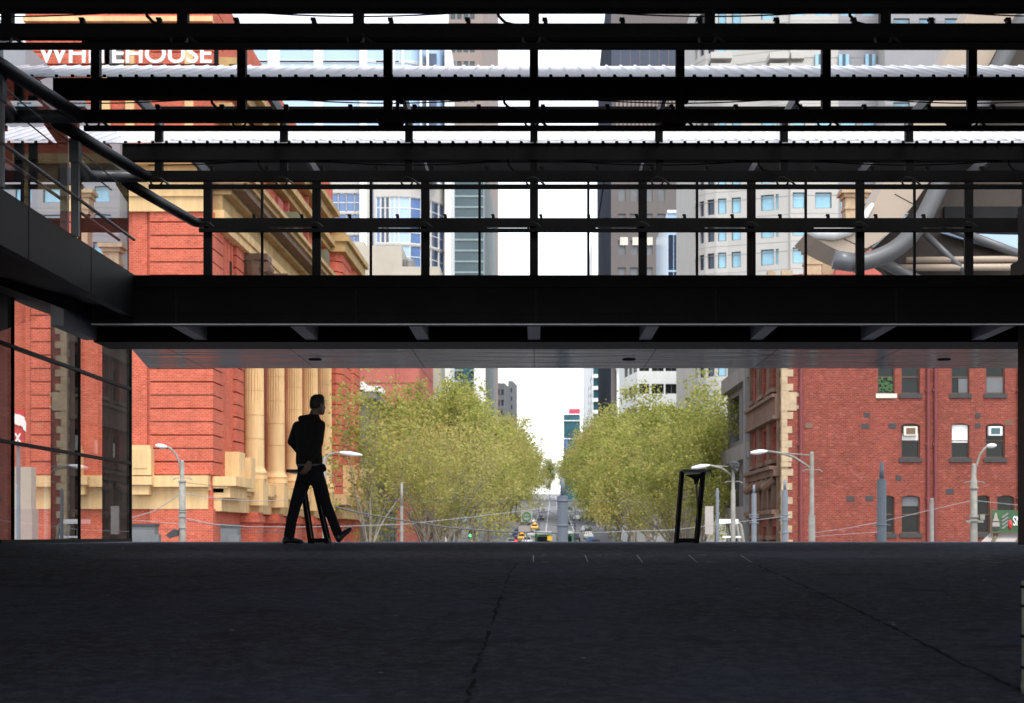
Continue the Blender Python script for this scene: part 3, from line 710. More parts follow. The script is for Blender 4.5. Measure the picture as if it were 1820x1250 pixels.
# ================================================================== exchange building on the left
OFM = 19.6
so = lambda o, Y: xc(Y) - o                            # x of a line at offset o left of the street's centre
x0, x1 = X(45, Yf), X(380, Yf)
t = thing('columned_brick_building', (x1, Yf, -4.4), 'grand orange red brick building with cream columns, ledges and roof lettering at the left', 'building')
b = MB()
U = lambda px: X(px, Yf)
b.box(x0, x1 - .1, Yf, Yf + 60, -4.4, 33)
core = [(x1 - .4, Yf + .6)] + [(so(20.45, Y), Y) for Y in (100.7, 109.5)] + [(so(21.2, 109.5), 109.5), (so(21.2, 148.5), 148.5), (so(OFM, 148.5), 148.5), (so(OFM, 163), 163), (x1 - 12, 163), (x1 - 12, Yf + .6)]
b.prism(core, -4.4, 21.9)
Ym = lambda Y: Y + 3.3 if 100.55 < Y < 145 else Y
sq = lambda a, c, o, o2: [(so(o2 + .6, Ym(a)), Ym(a)), (so(o + .6, Ym(a)), Ym(a)), (so(o + .6, Ym(c)), Ym(c)), (so(o2 + .6, Ym(c)), Ym(c))]
b.prism([(x1 - .4, Yf + .6), (so(20.1, 101), 101), (so(20.1, 148.5), 148.5), (so(19.5, 148.6), 148.6), (so(19.5, 162.5), 162.5), (so(32, 162.5), 162.5), (x1 - 14, Yf + .6)], 21.9, 28)
# banded rustication: every course a projecting block, with a recess between
V = lambda py: Z(py, Yf)
def courses(poly_f, z0, z1, pitch=.787, gap=.085):
    z = z0
    while z < z1 - .1:
        b.prism(poly_f, z + gap, min(z + pitch, z1)); z += pitch
cA = [(U(268), Yf - .24), (U(380), Yf - .24), (so(20.1, 103.0), 103.0), (so(21, 103.0), 103.0), (U(268), Yf + 1)]
cB = [(x0, Yf + .45), (U(58), Yf - .24), (U(132), Yf - .24), (U(132), Yf + 1), (x0, Yf + 1)]
for poly in (cA, cB): courses(poly, V(846), V(378)); courses(poly, V(285), 33, .9); b.prism(poly, -4.4, V(905))
b.box(U(236), U(262), Yf - .12, Yf + .1, V(846), V(378)); b.box(U(150), U(176), Yf - .12, Yf + .1, V(846), V(378))
sp = lambda a, c, o, o2: [(so(o2, a), a), (so(o, a), a), (so(o, c), c), (so(o2, c), c)]
courses(sp(106.9, 109.5, 20.05, 21.0), V(846), 18.4)
for a in (103.7, 104.9, 106.0): b.prism(sp(a, a + .5, 20.2, 21.0), V(846), 18.4)
pier = [(so(20.8, 148.4), 148.4), (so(19.1, 148.4), 148.4), (so(18.6, 149.2), 149.2), (so(18.6, 155.5), 155.5), (so(18.9, 156), 156), (so(18.9, 157.5), 157.5), (so(18.6, 158), 158), (so(18.6, 162.8), 162.8), (so(20.8, 163), 163)]
courses(pier, 3.4, 24.9, .9)
b.prism([(p[0] - .25, p[1] + .1) for p in pier], 3.4, 24.9)
b.prism(pier, -4.4, 1.6)
for k in range(5): 
    Yc = 110.7 + k * 8.5; b.prism(sp(Yc - 1.1, Yc + 1.1, 19.2, 21.0), -4.4, 1.55); b.prism(sp(Yc - 1.3, Yc + 1.3, 19.1, 21.0), .9, 1.3)
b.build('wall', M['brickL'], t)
b = MB()                                              # cream stone of the street front
b.box(x0 - .2, x1 - .2, Yf - .75, Yf + .2, V(866), V(846)); b.box(x0 - .1, x1 - .2, Yf - .35, Yf + .2, V(872), V(866))
b.box(x0, x1 - .3, Yf - .28, Yf + .2, V(905), V(872))
for a, c in ((227, 278), (110, 165)):
    b.box(U(a), U(c), Yf - 1.3, Yf - .76, V(863), V(848)); b.box(U(a + 12), U(c - 6), Yf - 1.1, Yf - .3, V(880), V(863.2))
for a, c in ((240, 276), (117, 151)):
    b.box(U(a), U(c), Yf - 1.15, Yf - .25, V(845.8), V(800)); b.box(U(a + 2), U(c - 2), Yf - 1.1, Yf - .28, V(800), V(793)); b.box(U(a + 5), U(c - 6), Yf - 1.19, Yf - 1.1, V(834), V(803))
# upper cream bands on the front
b.box(x0, x1 - .2, Yf - .4, Yf + .2, V(378), V(352)); b.box(x0, x1 - .1, Yf - .55, Yf + .2, V(352), V(348)); b.box(x0, x1 - .1, Yf - .5, Yf + .2, V(348), V(318))
b.box(x0, x1, Yf - .7, Yf + .2, V(318), V(300)); b.box(x0 - .3, x1 + .4, Yf - 1.5, Yf + .2, V(300), V(283))
b.box(x0, x1, Yf - .5, Yf + .2, V(42), V(33))
for px in (182, 225, 330): b.box(U(px), U(px) + .5, Yf - .3, Yf, V(240), V(60))
# street-side ledge, frieze, pedestals
b.prism(sq(100.2, 150, 18.75, 20.8), 2.85, 3.55); b.prism(sq(100.4, 150, 19.0, 20.8), 2.6, 2.85); b.prism(sq(100.5, 150, 19.15, 20.8), 1.5, 2.6)
b.prism(sq(100.1, 103.0, 18.2, 20), 3.0, 3.56); b.prism(sq(100.4, 102.6, 18.6, 20), 2.3, 3.0)
b.prism(sq(100.6, 102.5, 18.7, 20), 3.56, 5.2); b.prism(sq(104.0, 105.6, 18.6, 20), 3.56, 5.0)
b.prism(sp(147, 164, 18.0, 20), 2.7, 3.6); b.prism(sp(148, 163, 18.3, 20), 1.5, 2.7); b.prism(sp(149.5, 152.5, 17.9, 19.6), 3.6, 6.2); b.prism(sp(158.5, 161.5, 17.9, 19.6), 3.6, 6.2)
for k in range(5):
    Yc = 107.4 + k * 8.5
    b.prism(sq(Yc - 1.0, Yc + 1.0, 18.25, 20), 2.0, 3.7)
    b.prism(sq(Yc - .22, Yc + .22, 18.7, 20), 1.55, 2.6)
    for dv in (2.2, 3.0, 3.8, 4.6, 5.4): b.prism(sq(Yc + dv, Yc + dv + .35, 18.6, 19), 2.7, 3.4)
# entablature
b.prism(sq(100.3, 149, 19.1, 21), 18.4, 18.9); b.prism(sq(100.3, 149, 18.95, 21), 18.9, 19.4); b.build('lower_stonework', M['cream'], t); b = MB(); b.prism(sq(100.3, 149, 19.05, 21), 19.4, 20.3)
b.prism(sq(100.2, 149.5, 18.5, 21), 20.3, 20.55); b.prism(sq(100, 150, 17.55, 21), 20.95, 21.25); b.prism(sq(100, 150, 17.3, 21), 21.25, 21.55)
# attic bands
b.prism(sq(100.4, 149, 18.9, 21), 24.9, 25.3); b.prism(sq(100.4, 149, 18.5, 21), 25.3, 25.8); b.prism(sp(148.0, 163.6, 18.2, 21), 25.3, 25.8); b.prism(sp(147.8, 163.9, 17.9, 21), 25.8, 26.3)
b.prism(sp(147.9, 163.5, 18.2, 21), 24.9, 25.3); b.prism(sp(149, 162, 18.5, 21), 26.3, 27.0)
b.prism(sq(100.4, 149, 18.7, 21), 27.4, 28.1); b.prism(sq(100.4, 149, 18.2, 21), 28.1, 28.5)
b.build('entablature', M['creamd'], t)
b = MB(); b.prism(sq(100, 150, 17.75, 21), 20.55, 20.95); b.build('cornice_shade', M['brownst'], t)  # brown stands in for the shadow under the cornice
b = MB(); b.prism(sq(100.2, 150, 18.2, 21), 21.55, 22.3)
for Yc in (118, 134): b.prism(sq(Yc, Yc + 1.6, 17.8, 20), 21.56, 23.3)
b.build('parapet', M['greyst'], t)
b = MB()
for Yc in (108, 119, 129, 139): b = MB(); b.prism(sq(Yc, Yc + 2.2, 19.3, 20), 22.4, 24.6); b.prism(sq(Yc + 3.4, Yc + 3.8, 19.1, 20), 22.3, 27.3); b.build('attic_panel', M['redpaint'], t)
b = MB(); b.prism(sp(105.4, 105.95, 20.15, 20.6), 14, 17.2); b.build('side_window', M['wglass'], t)
for k in range(5):                                    # fluted columns with bases and capitals
    Yc = 110.7 + k * 8.5; xcol = so(19.6, Yc); c = (xcol, Yc)
    b = MB(); r0, r1 = .66, .58; rings = []; NF = 20
    prof = [(3.72, .86), (3.95, .86), (3.97, .78), (4.15, .84), (4.32, .76), (4.4, .70), (4.55, r0 - .0)]
    for z, r in prof: rings.append([(c[0] + r * math.cos(2 * math.pi * j / (NF * 4)), c[1] + r * math.sin(2 * math.pi * j / (NF * 4)), z) for j in range(NF * 4)])
    zs2 = [4.6]; z = 4.6
    for zj in (6.35, 7.9, 9.5, 11.2, 12.9, 14.6, 16.6):
        zs2 += [zj - .02, zj - .015, zj + .015, zj + .02]
    for z in zs2:
        r = r0 + (r1 - r0) * (z - 4.6) / 12
        jo = any(abs(z - q) < .016 for q in (6.35, 7.9, 9.5, 11.2, 12.9, 14.6, 16.6))
        fl = .055 if z > 9.3 or (z > 7.95 and k % 2 == 0) else .0
        row = []
        for j in range(NF * 4):
            rr = r - (.035 if jo else 0) - (fl if j % 4 in (1, 2) else 0)
            row.append((c[0] + rr * math.cos(2 * math.pi * j / (NF * 4)), c[1] + rr * math.sin(2 * math.pi * j / (NF * 4)), z))
        rings.append(row)
    b.rings(rings); col = b.build('column', M['cream'], t)
    b = MB(); b.lathe((c[0], c[1], 16.65), [(.6, 0), (.66, .1), (.62, .2), (.8, .5), (.95, .9), (1.0, 1.1), (1.0, 1.3)], 16); b.box(c[0] - 1.0, c[0] + 1.0, c[1] - 1.0, c[1] + 1.0, 17.97, 18.39)
    for sx in (-.85, .85): b.tube([(c[0] + sx, c[1] - .9, 17.55), (c[0] + sx, c[1] + .9, 17.55)], .34, 10)
    b.build('capital', M['brownst'], col)
for k in range(4):
    Yc = 112.9 + k * 8.5; b = MB(); b.prism(sp(Yc, Yc + 4.2, 21.05, 21.15), -3.5, 1.5); b.build('doorway', M['pipe'], t)
b = MB()
for px in (186, 300): pass
b.box(U(188), U(218), Yf - .3, Yf - .05, V(135), V(60)); b.build('upper_window', M['greyb'], t)
# roof lettering
def letters(name, body, size, loc, m, parent, ext=.06, sx=1.0, rot=(R(90), 0, 0)):
    cu = bpy.data.curves.new(name, 'FONT'); cu.body = body; cu.size = size; cu.extrude = ext; cu.offset = size * .012
    ob = bpy.data.objects.new('tmp', cu); COL.objects.link(ob)
    bpy.context.view_layer.update()
    dg = bpy.context.evaluated_depsgraph_get(); me = bpy.data.meshes.new_from_object(ob.evaluated_get(dg), depsgraph=dg)
    bpy.data.objects.remove(ob); me.materials.clear(); me.materials.append(m)
    for p in me.polygons: p.material_index = 0
    o = bpy.data.objects.new(name, me); COL.objects.link(o); o.rotation_euler = rot
    if parent is not None:
        o.parent = parent; loc = Vector(loc) - ORG[parent.name]
    o.location = loc; w = me.vertices and max(v.co.x for v in me.vertices) or 1; o.scale = (sx / w if sx > 3 else sx, 1, 1); ORG[o.name] = Vector((0, 0, 0))
    return o
sg = thing('roof_lettering_sign', (U(100), Yf - 1.7, V(127)), 'white capital letters WHITEHOUSE on a thin frame high on the brick front', 'sign')
b = MB(); b.box(U(92), U(398), Yf - 1.56, Yf - 1.5, V(128.5), V(126.5)); b.box(U(390), U(397), Yf - 1.7, Yf - 1.45, V(130), V(70)); b.build('sign_frame', M['black'], sg)
wd = letters('lettering', 'WHITEHOUSE', 1.55, (U(84), Yf - 1.65, V(125.5)), M['white'], sg, .08, U(386) - U(84))
# ================================================================== city behind
def block(name, label, faces, z0, wallm, cat='building', roofz=None, plan=None, grp=None):
    p = faces[0][0]; t = thing(name, (p[0], p[1], z0), label, cat, grp); return t
def grid(n, u0, u1, w, m=0.0):                        # n openings of width w spread over u0..u1
    st = (u1 - u0) / n; return [(u0 + st * i + (st - w) / 2, u0 + st * i + (st + w) / 2) for i in range(n)]
def rowsv(z0, z1, pitch, h, off=.9):
    r = []; z = z0
    while z + off + h < z1: r.append((z + off, z + off + h)); z += pitch
    return r
def tower(name, label, plan, z0, z1, wallm, specs, frame, glass, depth=.3, fw=.08, bars=(0, 0), closed=True, cap=True, minz=None, alt=None):
    """plan: outline left to right; specs: {edge index: (columns, rows, glass or None)}"""
    t = thing(name, (plan[0][0], plan[0][1], z0), label, 'building')
    b = MB(); lst = []
    for i in range(len(plan)):
        j = (i + 1) % len(plan)
        if not closed and j == 0: break
        f = Fac(plan[i], plan[j]); sp = specs.get(i)
        if sp:
            H = [(a, c, v0, v1) for a, c in sp[0] for v0, v1 in sp[1]]
            f.wall(b, z0, z1, H, depth, 1 if len(sp) > 3 else 0); g = sp[2] if len(sp) > 2 else glass
            lst += [(f, h, g if not isinstance(g, list) else g[[q[0] for q in sp[0]].index(h[0]) % len(g)]) for h in H]
        else: f.wall(b, z0, z1, [])
    b.face([(p[0], p[1], z1) for p in plan])
    b.build('wall', [wallm, alt] if alt else wallm, t)
    # the hundred that show largest keep a mesh each
    vis = [q for q in lst if (minz is None or q[1][3] > minz)]
    vis.sort(key=lambda q: -((q[1][1] - q[1][0]) * (q[1][3] - q[1][2]) / (q[0].p0.y ** 2)) + (0 if seen(q) else 1e3))
    pick = lambda g, h, sp=None: g
    for f, h, g in vis[:100]: f.window(t, *h, depth, frame, g, fw, bars)
    by = {}
    for f, h, g in vis[100:] + [q for q in lst if q not in vis]: by.setdefault(g.name, []).append((f, *h, depth - .02))
    for g, l in by.items(): stuff_windows(l, t, frame, bpy.data.materials[g])
    return t
def seen(q):
    f, h = q[0], q[1]; p = f.at((h[0] + h[1]) / 2, (h[2] + h[3]) / 2); px = VX + p[0] * F / p[1]; py = HY - (p[2] - CZ) * F / p[1]
    return -10 < px < 1830 and ((100 < py < 490) or (655 < py < 900) or (20 < py < 52))
def box_plan(pxa, pxb, Y, dep, side=None): return None
# grey office left of the exchange, seen above and through the glass
Y = 118.0
pl = [(X(-420, Y), Y), (X(44, Y), Y), (X(44, Y), Y + 30), (X(-420, Y), Y + 30)]
L = pl[1][0] - pl[0][0]
tower('grey_office_block', 'grey office block with square pale windows at the far left behind the glass', pl, -4.4, Z(125, Y), M['greyb'],
      {0: (grid(11, 0, L, 1.0), rowsv(-1, Z(140, Y), 2.5, 1.35), M['cyan'])}, M['slate'], M['cyan'])
# grey ornate building after the exchange
Y = 172.0
pl = [(so(40, Y), Y), (so(18.9, Y), Y), (so(18.9, 204), 204), (so(40, 204), 204)]
t = tower('grey_stone_building', 'old grey stone building with banded courses behind the bare tree at the left', pl, gz(170), Z(700, Y), M['conc'],
      {0: (grid(3, 12, 20.5, 1.3), rowsv(-2, 14, 4.4, 2.2)), 1: (grid(7, .5, 31.5, 1.5), rowsv(-3, 14, 4.2, 2.4))}, M['slate'], M['wglass'])
b = MB(); f = Fac(pl[0], pl[1]); f2 = Fac(pl[1], pl[2])
z = -3
while z < 14: f.box(b, 0, f.L, z, z + .22, -.15, .0); f2.box(b, 0, f2.L, z, z + .22, -.15, 0); z += .95
f.box(b, 0, f.L + .8, 13.9, 14.5, -.9, 0); f2.box(b, -.6, f2.L, 13.9, 14.5, -.9, 0); f.box(b, f.L - 1.5, f.L, -3, 14, -.3, -.16)
b.build('stone_courses', M['conc'], t)
b = MB(); b.box(so(27, Y), so(19.3, Y), Y - .2, Y + 8, Z(693, Y), Z(679, Y)); b.box(so(19.2, Y), so(17.6, Y), Y, Y + 6, Z(696, Y), Z(686, Y)); b.build('roof_plant', M['white'], t)
# pink brick building
Y = 238.0
pl = [(X(560, Y), Y), (so(18.9, Y), Y), (so(18.9, 266), 266), (X(560, Y), 266)]
t = tower('pink_brick_building', 'plain pink brick wall of a taller building behind the bare tree', pl, gz(Y), Z(540, Y), M['pink'],
      {1: (grid(9, .5, 27.5, 1.5), rowsv(8, 32, 3.3, 1.9))}, M['white'], M['white'])
b = MB(); f = Fac(pl[0], pl[1])
for z in (18, 21.5, 25): f.box(b, 0, f.L, z, z + .18, -.1, 0)
f.box(b, f.L - 3.2, f.L - 2.9, 0, 32, -.2, 0)
b.build('wall_bands', M['pink'], t)
# beige stepped building
Y = 270.0
t = thing('beige_concrete_building', (X(590, Y), Y, gz(Y)), 'blank beige concrete building with stepped top in front of the blue tower', 'building')
b = MB(); a, c, e = X(560, Y), X(714, Y), X(782, Y)
b.box(a, c, Y, Y + 12, gz(Y), Z(437, Y)); b.box(c, e, Y, Y + 12, gz(Y), Z(474, Y)); b.box(a, X(640, Y), Y + 6, Y + 12, Z(437, Y), Z(418, Y)); b.build('wall', M['beiged'], t)
b = MB()
for px, py in ((629, 461), (643, 485)): b = MB(); b.box(X(px - 4, Y), X(px + 4, Y), Y - .05, Y + .05, Z(py + 2.5, Y), Z(py - 2.5, Y)); b.build('wall_vent', M['slate'], t)
b = MB(); b.box(X(715, Y), X(733, Y), Y + 3, Y + 6, Z(474, Y), Z(455, Y)); b.lathe((X(726, Y), Y + 2, Z(474, Y)), [(.5, 0), (.5, 1.2), (.2, 1.6)], 10); b.build('roof_plant', M['conc'], t)
# blue glass tower with a rounded end
Y = 286.0
q = Y / F
xa, xb, xm = X(430, Y), X(735, Y), X(786, Y)
cx, ry = xb - 2.5, 12.0
arc = [(xb - 2.5 + 7.6 * math.sin(a), Y + ry - ry * math.cos(a)) for a in [i * math.pi / 2 / 6 for i in range(1, 7)]]
pl = [(xa, Y), (X(645, Y), Y), (X(652, Y), Y - .6), (X(668, Y), Y), (xb - 2.5, Y)] + arc + [(xa, Y + 30)]
zt = Z(60, Y)
z_mid = Z(318, Y)
spec = {}
f0 = Fac(pl[0], pl[1]); u573 = X(572, Y) - xa
spec[0] = (grid(5, u573, f0.L, 1.55) + [(X(452, Y) - xa, X(475, Y) - xa), (X(497, Y) - xa, X(530, Y) - xa), (X(533, Y) - xa, X(566, Y) - xa)], rowsv(Z(490, Y), z_mid, 3.55, 3.2, .15), M['blueg'])
spec[3] = (grid(5, .02, Fac(pl[3], pl[4]).L - .02, Fac(pl[3], pl[4]).L / 5 - .07), rowsv(Z(520, Y), z_mid, 4.1, 3.75, .2), [M['blueg'], M['blued'], M['blued'], M['bluep'], M['bluep']])
for i in range(4, 10): spec[i] = (grid(1, 0, Fac(pl[i], pl[i + 1]).L, Fac(pl[i], pl[i + 1]).L - .1), rowsv(Z(520, Y), z_mid, 4.1, 3.75, .2), M['bluep'] if i in (4,) else M['blueg'] if i in (5, 8) else M['blued'])
t = tower('blue_glass_tower', 'blue glass tower with white piers and a rounded right end, left of the street gap', pl, gz(Y), z_mid + .2, M['beige'], spec, M['white'], M['blueg'], .25, .1, (0, 1))
up = [(p[0], p[1]) for p in pl]
b = MB(); b.prism(up, z_mid + .2, zt); b.build('upper_glazing', M['bluep'], t)
b = MB()
for z in [z_mid + .2 + 3.9 * i for i in range(6)] + [Z(112, Y)]:
    b.prism([(p[0] + (.12 if k > 4 else 0), p[1] - .12) for k, p in enumerate(up[:-1])] + [(xm, Y + 14), (xa, Y + 14)], z, z + .35)
for px in (478, 495, 560, 566, 700, 716, 748, 760):
    b.box(X(px, Y) - .18, X(px, Y) + .18, Y - .2, Y + (1.2 if px > 735 else .1), z_mid, zt)
f = Fac(pl[0], pl[1]); b.box(X(478, Y), X(494, Y), Y - .25, Y, z_mid, zt); b.box(X(560, Y), X(574, Y), Y - .25, Y, Z(490, Y), zt); b.box(X(640, Y), X(653, Y), Y - .9, Y, Z(490, Y), zt)
b.box(X(787, Y), X(798, Y), Y + 6, Y + 20, gz(Y), zt)
b.build('white_piers', M['white'], t)
b = MB(); b.box(X(758, Y), X(775, Y), Y - .16 + 1.4, Y + 4, Z(320, Y), zt - 3); b.box(X(654, Y), X(664, Y), Y - .3, Y, Z(490, Y), Z(320, Y)); b.build('dark_strip', M['blued'], t)
# slatted tower
Y = 450.0
pl = [(X(778, Y), Y), (X(861, Y), Y), (so(18.15, 529), 529), (X(778, Y), 529)]
t = tower('slatted_glass_tower', 'dark grey green glass tower with thin pale floor lines beside the street gap', pl, gz(Y), Z(287, Y), M['palegr'],
      {0: (grid(1, 2.3, Fac(pl[0], pl[1]).L, 9.6), rowsv(12, Z(287, Y), 2.9, 2.45, .2), M['slatg']), }, M['slatg'], M['slatg'], .3, 0)
b = MB(); f = Fac(pl[0], pl[1]); f.box(b, -.1, 2.3, 5, Z(500, Y), -.2, 0); b.build('concrete_pier', M['greyb'], t)
b = MB(); f.box(b, 9.7, 12.2, 5, Z(560, Y), -.25, 0); f.box(b, f.L - 1.0, f.L + .3, 5, Z(560, Y), -.4, 0); b.build('white_pier', M['white'], t)
b = MB(); f.box(b, 6.8, 8.6, 5, Z(560, Y), -.08, 0); b.build('teal_strip', M['tealg'], t)
Y = 560.0
pl = [(X(797, Y), Y), (X(856, Y), Y), (X(856, Y) + .5, Y + .5), (X(881, Y), Y + 40), (X(797, Y), Y + 60)]
tower('beige_tower', 'tall beige tower with small square windows rising behind the slatted tower', pl, gz(Y), Z(-60, Y), M['brownl'],
      {0: (grid(4, .4, 9, 1.55) , rowsv(110, Z(-60, Y), 5.5, 2.6, .5), M['slatg'])}, M['slate'], M['slatg'])
for (pa, pb, py, Y, nm, lab, mm) in ((882, 897, 681, 640, 'grey_tower', 'small grey tower far down the left side of the street', M['greyb']), (903, 911, 677, 820, 'slim_tower', 'slim dark tower farthest down the left side of the street', M['greyb'])):
    pl = [(X(pa, Y), Y), (X(pb, Y), Y), (X(pb, Y) + 2, Y + 25), (X(pa, Y), Y + 25)]
    tower(nm, lab, pl, gz(Y), Z(py, Y), mm, {0: (grid(2, .1, Fac(pl[0], pl[1]).L - .1, .9), rowsv(40, Z(py, Y), 4, 2.2))}, M['slate'], M['navy'], .3, 0)
# ---- right side
Y = 155.0
f_ = None
pl = [(xc(115.5) + OFF + .3, 115.5), (xc(115.5) + 40, 115.5), (xc(131) + 40, 131), (xc(131) + OFF, 131)]
t = tower('grey_concrete_building', 'grey concrete framed building beside the ornate brick front', pl, gz(115), 12.9 + 2, M['greyb'],
      {3: (grid(2, .6, 15, 5.4), [(-3.8, .6), (2.0, 5.0), (7.0, 10.4)], M['wglass'])}, M['slate'], M['wglass'], .8, .12, (2, 0))
b = MB(); f = Fac(pl[3], pl[0])
for z in (1.0, 5.4, 10.9): f.box(b, 0, f.L, z, z + 1.1, -.5, 0)
b.box(xc(118) + OFF - .35, xc(118) + OFF + .1, 116.4, 117.3, -4, 14.5)
b.build('spandrel', M['conc'], t)
# beige rounded tower
Y = 230.0
p0 = (X(1246, Y), Y + 16); cxx = X(1300, Y)
arc = [(cxx - 4.2 * math.cos(a), Y + 5 - 5 * math.sin(a) + 4) for a in [i * math.pi / 2 / 4 for i in range(0, 5)]]
pl = arc + [(X(1402, Y), Y + .5), (X(1405, Y), Y + 0), (X(1490, Y), Y), (X(1560, Y), Y + .01), (X(1562, Y), Y - 4), (X(1800, Y), Y - 4), (X(1800, Y), Y + 40), (X(1246, Y), Y + 40)]
rr = [(z, z + 2.15) for z in [Z(468, Y) - 3.75 * 4 + 3.75 * i for i in range(0, 15)] if not (Z(180, Y) < z < Z(80, Y))]
sp_ = {}
for i in range(4): sp_[i] = (grid(1, 0, Fac(pl[i], pl[i + 1]).L, 1.15), rr, M['navy'] if i < 3 else M['cyan'])
f4 = Fac(pl[4], pl[5]); uu = lambda px: (px - 1300) / (1402 - 1300) * f4.L
sp_[4] = ([(uu(1306), uu(1322)), (uu(1356), uu(1378)), (uu(1381), uu(1386))], rr, M['cyan'])
f6 = Fac(pl[6], pl[7]); ug = lambda px: (px - 1405) * Y / F
sp_[6] = ([(ug(a), ug(c)) for a, c in ((1409, 1431), (1449, 1478))], rr, M['cyan'])
sp_[7] = ([(ug(a) - ug(1490), ug(c) - ug(1490)) for a, c in ((1494, 1522), (1533, 1556))], rr, M['cyan'], 1)
f8 = Fac(pl[9], pl[10]); sp_[9] = (grid(5, .5, f8.L - .5, 2.2), rr, M['cyan'], 1)
rr_low = [(z, z + 2.15) for z in (7, 10.75, 14.5, 18.25)]
sp_[4] = (sp_[4][0], rr + [q for q in rr_low if q[1] < rr[0][0]], M['cyan'])
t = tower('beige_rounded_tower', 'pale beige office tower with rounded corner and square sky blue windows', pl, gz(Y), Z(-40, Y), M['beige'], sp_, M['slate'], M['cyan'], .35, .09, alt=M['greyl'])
b = MB()
for z in [Z(490, Y) - 3.75 * 4 + 3.75 * i - .35 for i in range(0, 17)]:
    for i in (0, 1, 2, 3, 4, 6, 7, 9):
        f = Fac(pl[i], pl[i + 1]); f.box(b, 0, f.L, z, z + .07, -.02, .0); f.box(b, 0, f.L, z + 1.3, z + 1.34, -.02, .0)
b.build('panel_joint', M['conc'], t)
b = MB()                                              # balconies with round arches near the top
for a, c in ((1262, 1300), (1366, 1400), (1404, 1428), (1584, 1612)):
    for py in (128, 108): b = MB(); b.box(X(a, Y), X(c, Y), Y - 1.2, Y + 3.5, Z(py, Y), Z(py - 11, Y)); b.build('balcony', M['beige'], t)
for a, c in ((1262, 1290), (1370, 1398), (1404, 1426), (1585, 1610), (1630, 1662)): b = MB(); b.box(X(a, Y), X(c, Y), Y - 1.0, Y - .7, Z(127, Y), Z(121, Y)); b.build('balcony_window', M['blued'], t)
for px in (1448, 1490, 1537): b = MB(); b.box(X(px, Y), X(px + 18, Y), Y - .4, Y - .1, Z(140, Y), Z(98, Y)); b.build('balcony_window', M['blued'], t)
for px in (1448, 1490, 1537): b = MB(); b.box(X(px, Y), X(px + 6, Y), Y - .45, Y - .41, Z(128, Y), Z(98, Y)); b.box(X(px + 12, Y), X(px + 18, Y), Y - .45, Y - .41, Z(128, Y), Z(98, Y)); b.build('pale_glazing', M['cyan'], t)
# dark glass block with a pale left face
Y = 330.0
pl = [(X(1166, Y + 32), Y + 32), (X(1187, Y), Y), (X(1246, Y), Y), (X(1246, Y), Y + 32)]
L = Fac(pl[1], pl[2]).L
t = tower('navy_glass_block', 'lower navy glass block with a pale side wall in front of the brown tower', pl, gz(Y), Z(376, Y), M['bluep'],
      {1: (grid(6, .05, L - .05, L / 6 - .12), rowsv(gz(Y) + 2, Z(378, Y), 7.2, 6.9, .1), M['navy'])}, M['navy'], M['navy'], .2, 0)
b = MB(); Fac(pl[1], pl[2]).box(b, -.1, L, Z(379, Y), Z(374, Y), -.3, 1); b.build('roof_edge', M['white'], t)
# white ribbon-window office
Y = 300.0
pl = [(X(1108, Y + 14), Y + 14), (X(1133, Y), Y), (X(1256, Y), Y), (X(1256, Y), Y + 30), (X(1108, Y + 14), Y + 30)]
L = Fac(pl[1], pl[2]).L
zr_ = [Z(700, Y) - 4.0 * k for k in range(-2, 4)]
t = tower('white_ribbon_office', 'white office block with long bands of dark windows above the right trees', pl, gz(Y), Z(600, Y), M['white'],
      {1: ([(0.3, 2.1)] + grid(4, 2.4, L - .2, 2.15), [(z, z + 1.75) for z in zr_], M['wglass']), 0: (grid(3, .3, Fac(pl[0], pl[1]).L - .3, 4.0), [(z, z + 1.75) for z in zr_], M['wglass'])}, M['conc'], M['wglass'], .3, .06, (1, 0))
# brown tower
Y = 415.0
pl = [(X(1063, 530), 530), (X(1086, Y), Y), (X(1250, Y), Y), (X(1250, Y), 530)]
L = Fac(pl[1], pl[2]).L; ub = lambda px: (px - 1086) * Y / F
rows_b = rowsv(Z(490, Y) - 3, Z(245, Y), 6.6, 3.6, 1.4)
t = tower('brown_tower', 'tall brown tower with ribbed upper storeys right of the street gap', pl, gz(Y), Z(-80, Y), M['brownt'],
      {1: ([(ub(a), ub(a + 14)) for a in (1098, 1120, 1146, 1168, 1200, 1222)], rows_b, M['greyb']),
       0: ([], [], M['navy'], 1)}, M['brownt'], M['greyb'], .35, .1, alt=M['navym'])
b = MB(); f = Fac(pl[1], pl[2])
for i in range(22): f.box(b, 1.2 + i * 1.0, 1.65 + i * 1.0, Z(245, Y), Z(122, Y), -.4, 0)
f.box(b, 0, L, Z(126, Y), Z(119, Y), -.5, 0)
b.build('rib', M['brownl'], t)
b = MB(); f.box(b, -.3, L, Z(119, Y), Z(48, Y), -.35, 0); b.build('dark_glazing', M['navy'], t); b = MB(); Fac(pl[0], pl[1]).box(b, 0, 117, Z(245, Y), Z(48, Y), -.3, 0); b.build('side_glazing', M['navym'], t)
b = MB()
for i in range(10): f.box(b, i * 2.35 - .1, i * 2.35 + .1, Z(119, Y), Z(48, Y), -.45, -.36)
for z in (Z(80, Y), Z(66, Y), Z(50, Y)): f.box(b, -.3, L, z, z + .4, -.45, -.36)
b.build('mullions', M['brownt'], t)
b = MB()
for a, c, v0, v1 in ((1102, 1116, 422, 436), (1124, 1138, 422, 436), (1150, 1160, 422, 436)): b = MB(); b.box(X(a, Y), X(c, Y), Y - .12, Y + .02, Z(v1, Y), Z(v0, Y)); b.build('window_blind', M['offwhite'], t)
b = MB(); b.box(X(1096, Y), X(1103, Y), Y - 1.2, Y - .1, gz(Y), Z(640, Y)); b.lathe((X(1099.5, Y), Y - .9, Z(668, Y)), [(.3, 0), (.9, 2.2), (.9, 3.2)], 12); b.build('white_pier', M['white'], t)
